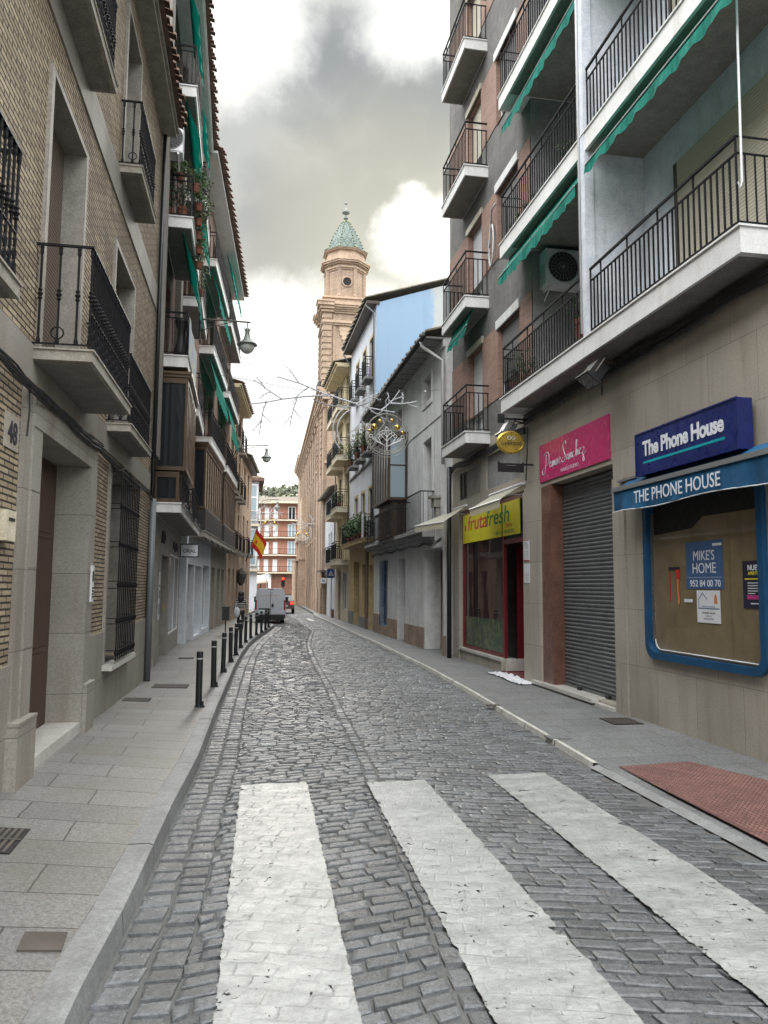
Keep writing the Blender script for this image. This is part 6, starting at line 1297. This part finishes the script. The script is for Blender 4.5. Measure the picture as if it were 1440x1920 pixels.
f2=thing('flag','green and white regional flag folded beside the Spanish flag','flag',(.30,33.3,2.65)); obj('pole',MB().tube([(0,0,0),(.4,.2,1.1)],.012,6),M['black_paint'],f2); obj('cloth',MB().grid(lambda a,b:(.38+.12*a,.2+.04*math.sin(b*6),1.0-.55*b-.1*a),6,8),M['sign_green'],f2,recalc=False)
# baskets / planters on the far left balcony, litter bin
bn=thing('litter_bin','small black litter bin on a post by the left house wall','litter bin',(-.35,24.2,.12)); obj('bin',MB().box(-.11,.11,-.1,.1,.42,.80),M['black_paint'],bn); obj('lid',MB().box(-.12,.12,-.11,.11,.801,.84),M['plastic_black'],bn); obj('post',MB().tube([(0,.0,-.0),(0,0,.42)],.02,6),M['black_paint'],bn)
hb=thing('hanging_basket','round dark lantern basket hanging below the flag balcony','hanging basket',(.12,36,2.05)); obj('basket',MB().lathe([(.06,-.45),(.16,-.3),(.22,-.05),(.24,.1),(.15,.22),(.03,.35)],0,0,0,10),M['rust'],hb); obj('foliage',leaves(MB(),(0,0,.12),.24,90,.05,5),M['leaf_dark'],hb,recalc=False)
# hanging optician sign on the left
hs=L2.hang('hanging_sign','square white hanging sign with black border on the left shopfronts','hanging sign',.0,6.3,2.28); obj('plate',MB().box(.1,.5,-.012,.012,0,.3),M['sign_white'],hs); obj('border',MB().box(.09,.51,-.016,.016,-.015,.012).box(.09,.51,-.016,.016,.288,.315).box(.085,.105,-.016,.016,.0121,.2879).box(.495,.515,-.016,.016,.0121,.2879),M['black_paint'],hs); obj('arm',MB().box(0,.09,-.006,.006,.2,.215),M['black_paint'],hs); lettering('lettering','ORAL',.12,M['black_ink'],hs,(.3,-.0125,.1),'+x',ext=.001,bold=.002)
for i,(u,s_,tx,l) in enumerate(((2.9,.34,'AD','big dark initials on the pale left shopfront over the narrow doorway'),(5.9,.24,'Magnifilm','long dark lettering on the pale left shopfront over the glass window'))):
    q=L2.hang('shop_lettering',l,'shop sign',.012,u,2.42); lettering('lettering',tx,s_,M['black_ink'],q,(0,0,0),'+y',ext=.012,bold=.004,sx=1.4)
nt=L2.hang('notice','tall white notice strip beside the narrow left doorway','notice',.003,2.45,.95); obj('sheet',MB().box(0,.006,-.12,.12,0,.9),M['paper'],nt); obj('print',MB().box(.0062,.008,-.08,.08,.1,.3).box(.0062,.008,-.08,.08,.4,.55).box(.0062,.008,-.08,.08,.62,.66),M['sky_blue_sign'],nt)
# traffic light, far signs
tl=thing('traffic_light','far traffic light showing red beside the church','traffic light',(4.25,75,0)); obj('post',MB().tube([(0,0,0),(0,0,2.)],.05,6),M['iron'],tl); obj('housing',MB().box(-.17,.17,0,.2,1.55,2.5),M['iron'],tl); obj('lamp',MB().sphere((0,-.03,2.3),.13,10,6,1,.4,1),M['red_glow'],tl)
fs=thing('no_entry_sign','round white sign with a red rim at the far square','traffic sign',(2.85,80,0)); obj('post',MB().tube([(0,0,0),(0,0,2.4)],.04,6),M['grey_alu'],fs); obj('disc',MB().ring((0,-.05,2.6),.24,.05,'xz',14).sphere((0,-.04,2.6),.22,12,6,1,.1,1),M['sign_white'],fs)
fs=thing('pedestrian_sign','small blue square crossing sign at the far end of the church','traffic sign',(5.3,74,0)); obj('post',MB().tube([(0,0,0),(0,0,1.8)],.04,6),M['grey_alu'],fs); obj('plate',MB().box(-.22,.22,-.04,0,1.75,2.25),M['sky_blue_sign'],fs); obj('triangle',MB().prism([(-.15,1.83),(.15,1.83),(0,2.15)],-.05,-.041),M['sign_white'],fs)
# drain covers
def grate(label,loc,w,l,rz,bars=True,n=8,name='drain_grate',mat='rust',gap='dark'):
    o=thing(name,label,'drain cover',(loc[0],loc[1],loc[2]+.001),rz)
    if loc[0]<0: o.rotation_euler=(0,math.atan((zW(loc[1])-.118)/((xL(loc[1])-.152)-(xW(loc[1])-.6))),rz)
    obj('frame',MB().box(-w/2,w/2,-l/2,l/2,-.01,.0035),M[gap if bars else mat],o)
    if bars:
        mb=MB()
        for k in range(n): x=-w/2+.01+(w-.02)*k/n; mb.box(x,x+(w-.02)/n*.5,-l/2+.01,l/2-.01,.0036,.008)
        mb.box(-w/2,w/2,-.01,.01,.0082,.0095); obj('bars',mb,M[mat],o)
    return o
gz=lambda x,y: zW(y)+(.118-zW(y))*((x-(xW(y)-.6))/((xL(y)-.152)-(xW(y)-.6)))+.004
grate('wide slotted drain grate across the left pavement before the second bollard',(-.93,11.78,gz(-.93,11.78)),.5,.42,R(-2),True,14)
grate('thin slotted drain near the wall under the grilled window',(-1.22,10.3,gz(-1.22,10.3)),.33,.3,0,True,10)
grate('black slotted grate cut by the left edge of the picture',(-1.32,4.72,gz(-1.3,4.72)),.34,.42,0,True,9)
grate('plain dark square cover on the left pavement near the kerb',(-.755,3.53,gz(-.755,3.53)),.17,.17,R(4),False)
grate('small cover far along the left pavement near the glass shop door',(-1.0,16.3,gz(-1.,16.3)),.3,.3,0,True,8)
grate('square grate in the right pavement below the roller shutter',(4.46,8.55,.047),.36,.42,R(-3),True,9)
grate('thin rectangular cover in the middle of the right pavement',(3.33,7.75,.047),.24,.2,R(-3),False,name='cover_plate',mat='pave_right'); grate('small dark cover by the pale kerb line further up the right pavement',(3.36,9.95,.047),.17,.1,R(-3),False,name='cover_plate')
# ================================================================== PERSON
def person(loc,rz,Hp):
    o=thing('person','person with long dark hair in a striped top carrying a pale shoulder bag, walking away','person',loc,rz)
    k=Hp/1.66
    J={'pel':((0,0,.92),.125),'waist':((0,0,1.06),.105),'chest':((0,.01,1.25),.125),'neckb':((0,.0,1.39),.06),'neck':((0,.01,1.45),.045),'head0':((0,.015,1.50),.062),'head':((0,.015,1.57),.088),'top':((0,.01,1.64),.06),
       'shL':((-.155,0,1.34),.055),'elL':((-.235,-.03,1.09),.04),'wrL':((-.27,.06,.88),.03),'haL':((-.275,.09,.80),.03),'shR':((.155,0,1.34),.055),'elR':((.24,.0,1.09),.04),'wrR':((.27,-.05,.87),.03),'haR':((.275,-.06,.79),.03),
       'hiL':((-.085,0,.86),.09),'knL':((-.095,.11,.48),.058),'anL':((-.095,.14,.10),.038),'toL':((-.1,.25,.03),.03),'hiR':((.085,0,.86),.09),'knR':((.09,.02,.47),.058),'anR':((.09,-.16,.13),.038),'toR':((.095,-.06,.03),.03)}
    E=[('pel','waist'),('waist','chest'),('chest','neckb'),('neckb','neck'),('neck','head0'),('head0','head'),('head','top'),('chest','shL'),('shL','elL'),('elL','wrL'),('wrL','haL'),('chest','shR'),('shR','elR'),('elR','wrR'),('wrR','haR'),('pel','hiL'),('hiL','knL'),('knL','anL'),('anL','toL'),('pel','hiR'),('hiR','knR'),('knR','anR'),('anR','toR')]
    def skin(name,keys,grow,mat,root):
        idx={q:i for i,q in enumerate(keys)}; me=bpy.data.meshes.new(name); me.from_pydata([tuple(c*k for c in J[q][0]) for q in keys],[(idx[a],idx[b]) for a,b in E if a in idx and b in idx],[])
        ob=bpy.data.objects.new(name,me); COL.objects.link(ob); m=ob.modifiers.new('s','SKIN'); m.use_smooth_shade=True
        for q,i in idx.items(): r=(J[q][1]+grow)*k; me.skin_vertices[0].data[i].radius=(r,r*.8)
        me.skin_vertices[0].data[idx[root]].use_root=True; ob.modifiers.new('u','SUBSURF').levels=2
        dg=bpy.context.evaluated_depsgraph_get(); nm=bpy.data.meshes.new_from_object(ob.evaluated_get(dg)); bpy.data.objects.remove(ob); nm.materials.clear(); nm.materials.append(mat); r=bpy.data.objects.new(name,nm); COL.objects.link(r); r.parent=o; return r
    skin('body',list(J),0,M['skin'],'pel')
    t=NT('black_and_white_striped_jersey'); x=t.N('ShaderNodeSeparateXYZ'); t.L(t.P,x.inputs[0]); s_=t.math('GREATER_THAN',t.math('PINGPONG',x.outputs[2],.035),.024); c=t.mix(s_,(.02,.02,.022),(.6,.6,.58)); t.out(c,.9)
    skin('striped_top',['pel','waist','chest','neckb','shL','elL','wrL','shR','elR','wrR'],.022,t.mat,'pel'); skin('trousers',['pel','hiL','knL','anL','hiR','knR','anR'],.014,M['trouser'],'pel')
    mb=MB(); mb.sphere((0,-.005*k,1.585*k),.125*k,12,9,1.,1.05,1.1); mb.sphere((0,-.055*k,1.40*k),.125*k,12,9,1.05,.6,1.55); obj('hair',mb,M['hair'],o,smooth=True)
    b=thing('shoulder_bag','pale grey shoulder bag on the left side of the striped person','bag',(loc[0]-.12,loc[1]-.13,loc[2]+.70*k),rz); obj('bag',MB().sphere((0,0,.11),.115,8,8,.85,.45,1.45),M['bag'],b,smooth=True); obj('strap',MB().tube([(-.06,0,.2),(-.03,.05,.36),(0,.1,.42),(.03,.12,.40)],.012,5),M['bag'],b)
    for sx,h_ in ((-1,'haL'),(1,'haR')):
        for q in range(5):
            x,y,z=[c*k for c in J[h_][0]]; obj('finger',MB().tube([(x+(q-2)*.004,y+(q-2)*.012,z),(x+(q-2)*.004,y+(q-2)*.016,z-.03),(x-sx*.008,y+(q-2)*.015+.008,z-(.06 if q else .04))],.0075,5),M['skin'],o) if False else None
person((.10,24.9,.12),R(-3),1.27)
# ================================================================== LIGHT, SKY, CAMERA
def pixdir(px,py):
    f,r,u=CB; d=f*1442.+r*(px-720)+u*(960-py); return d.normalized()
pitch=math.atan(140/1442.); yaw=math.atan(270/1442./math.cos(pitch)); roll=R(.4)
fv=Vector((math.sin(yaw)*math.cos(pitch),math.cos(yaw)*math.cos(pitch),math.sin(pitch))); r0=Vector((math.cos(yaw),-math.sin(yaw),0)); u0=r0.cross(fv)
rv=math.cos(roll)*r0+math.sin(roll)*u0; uv_=-math.sin(roll)*r0+math.cos(roll)*u0; CB=(fv,rv,uv_)
cam=bpy.data.cameras.new('camera'); co=bpy.data.objects.new('camera',cam); COL.objects.link(co); SC.camera=co
co.matrix_world=Matrix(((rv.x,uv_.x,-fv.x,0),(rv.y,uv_.y,-fv.y,0),(rv.z,uv_.z,-fv.z,1.6),(0,0,0,1)))
cam.sensor_fit='VERTICAL'; cam.sensor_height=24; cam.lens=24*1442/1920.; cam.clip_start=.05; cam.clip_end=1500
# sun behind the clouds, ahead of the camera and to the right
SD=pixdir(590,470); el=math.asin(SD.z); az=math.atan2(SD.x,SD.y)
sl=bpy.data.lights.new('sun','SUN'); sl.energy=1.4; sl.angle=R(25); sl.color=(1,.95,.87); so=bpy.data.objects.new('sun',sl); COL.objects.link(so); so.location=(0,0,40)
sd2=SD; so.rotation_euler=sd2.to_track_quat('Z','Y').to_euler()
W=bpy.data.worlds.new('World'); SC.world=W; W.use_nodes=True; nt=W.node_tree; N=nt.nodes; N.clear()
class WN(NT):
    def __init__(s): s.t=nt; s.n=N; s.l=nt.links; s.tc=s.N('ShaderNodeTexCoord'); s.P=s.tc.outputs['Generated']
w=WN(); sky=w.N('ShaderNodeTexSky'); sky.sky_type='NISHITA'; sky.sun_disc=False; sky.sun_elevation=el; sky.sun_rotation=az; sky.altitude=500
nz=w.N('ShaderNodeTexNoise'); nz.inputs['Scale'].default_value=4.5; nz.inputs['Detail'].default_value=8; nz.inputs['Roughness'].default_value=.62; w.L(w.P,nz.inputs[0])
sub=w.N('ShaderNodeVectorMath',operation='SUBTRACT'); w.L(nz.outputs['Color'],sub.inputs[0]); sub.inputs[1].default_value=(.5,.5,.5)
scl=w.N('ShaderNodeVectorMath',operation='SCALE'); w.L(sub.outputs[0],scl.inputs[0]); scl.inputs['Scale'].default_value=.17
wd=w.N('ShaderNodeVectorMath',operation='ADD'); w.L(w.P,wd.inputs[0]); w.L(scl.outputs[0],wd.inputs[1])
nrm=w.N('ShaderNodeVectorMath',operation='NORMALIZE'); w.L(wd.outputs[0],nrm.inputs[0])
def blob(px,py,rad,soft=.55,vec=None):
    d=pixdir(px,py); dp=w.N('ShaderNodeVectorMath',operation='DOT_PRODUCT'); w.L(vec or nrm.outputs[0],dp.inputs[0]); dp.inputs[1].default_value=tuple(d)
    mr=w.N('ShaderNodeMapRange',interpolation_type='SMOOTHSTEP'); w.L(dp.outputs['Value'],mr.inputs[0]); a=math.atan(rad/1442.); mr.inputs[1].default_value=math.cos(a); mr.inputs[2].default_value=math.cos(a*soft); return mr.outputs[0]
dark=None
for b in ((640,110,190,.15),(730,240,240,.25),(560,330,270,.3),(690,450,270,.25),(560,470,230,.2),(470,400,260,.25),(820,300,220,.2),(430,230,230,.1),(300,300,380,.3),(1050,200,300,.4),(880,430,160,.1)):
    m=blob(*b); dark=m if dark is None else w.math('MAXIMUM',dark,m)
for b in ((800,455,95,.2),(430,30,150,.05),(760,20,130,.05),(870,40,120,.05),(640,690,200,.2),(480,700,210,.2)):
    dark=w.math('MULTIPLY',dark,w.math('SUBTRACT',1.,w.math('MULTIPLY',blob(*b),.5 if b[1]<100 else 1.)))
core=None
for b in ((640,190,120,.2),(760,250,130,.2),(600,130,110,.2),(560,420,150,.1),(690,330,120,.1)):
    m=blob(*b); core=m if core is None else w.math('MAXIMUM',core,m)
d1=w.noise(7,8,.6); d2=w.noise(2.6,5,.55)
grey=w.mix(w.math('MULTIPLY',core,w.ramp(d1,[(.32,.45),(.66,1.)])),(.50,.515,.49),(.19,.22,.25)); grey=w.mix(w.ramp(d1,[(.42,0.),(.75,.5)]),grey,(.62,.62,.57))
warm=blob(740,470,330,.1,w.P); grey=w.mix(w.math('MULTIPLY',warm,.5),grey,(.70,.665,.50))
white=w.mix(w.ramp(d2,[(.35,0.),(.65,1.)]),(.88,.90,.88),(2.2,2.17,2.05))
# unseen bright cloud above and behind the camera, added to light the street
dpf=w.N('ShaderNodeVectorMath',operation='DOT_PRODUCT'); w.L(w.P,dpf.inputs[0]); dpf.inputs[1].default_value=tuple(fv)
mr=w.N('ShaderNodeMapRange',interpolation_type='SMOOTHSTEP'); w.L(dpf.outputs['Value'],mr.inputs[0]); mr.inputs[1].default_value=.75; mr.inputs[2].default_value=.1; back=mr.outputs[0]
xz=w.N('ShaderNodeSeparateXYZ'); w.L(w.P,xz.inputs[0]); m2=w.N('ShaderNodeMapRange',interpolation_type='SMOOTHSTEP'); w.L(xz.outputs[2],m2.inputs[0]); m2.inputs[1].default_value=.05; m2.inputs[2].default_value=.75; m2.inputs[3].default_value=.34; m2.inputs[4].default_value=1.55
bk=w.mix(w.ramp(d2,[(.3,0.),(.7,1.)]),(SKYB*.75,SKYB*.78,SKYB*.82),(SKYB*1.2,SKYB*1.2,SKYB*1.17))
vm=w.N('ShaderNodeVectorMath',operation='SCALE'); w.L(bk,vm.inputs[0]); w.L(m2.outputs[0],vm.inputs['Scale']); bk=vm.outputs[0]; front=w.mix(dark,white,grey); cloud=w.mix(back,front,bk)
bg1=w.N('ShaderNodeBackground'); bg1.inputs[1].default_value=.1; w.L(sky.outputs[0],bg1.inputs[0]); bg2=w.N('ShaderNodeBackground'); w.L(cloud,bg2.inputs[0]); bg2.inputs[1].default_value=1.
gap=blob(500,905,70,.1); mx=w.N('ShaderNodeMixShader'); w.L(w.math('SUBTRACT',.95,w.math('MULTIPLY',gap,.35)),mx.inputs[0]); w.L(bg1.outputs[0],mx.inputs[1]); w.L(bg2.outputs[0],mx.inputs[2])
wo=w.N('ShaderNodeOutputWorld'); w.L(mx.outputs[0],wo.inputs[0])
W.cycles.sampling_method='MANUAL'; W.cycles.sample_map_resolution=512
SC.view_settings.view_transform='Standard'; SC.view_settings.look='None'; SC.view_settings.gamma=1; SC.view_settings.exposure=EXPO; SC.view_settings.use_curve_mapping=False
SC.cycles.max_bounces=6; SC.cycles.diffuse_bounces=2; SC.cycles.glossy_bounces=3; SC.cycles.transparent_max_bounces=6; SC.cycles.caustics_reflective=False; SC.cycles.caustics_refractive=False
# design units -> metres
for me in bpy.data.meshes:
    if me.users: me.transform(Matrix.Scale(S,4))
for o in SC.objects: o.location=o.location*S
for me in list(bpy.data.meshes):
    if not me.users: bpy.data.meshes.remove(me)
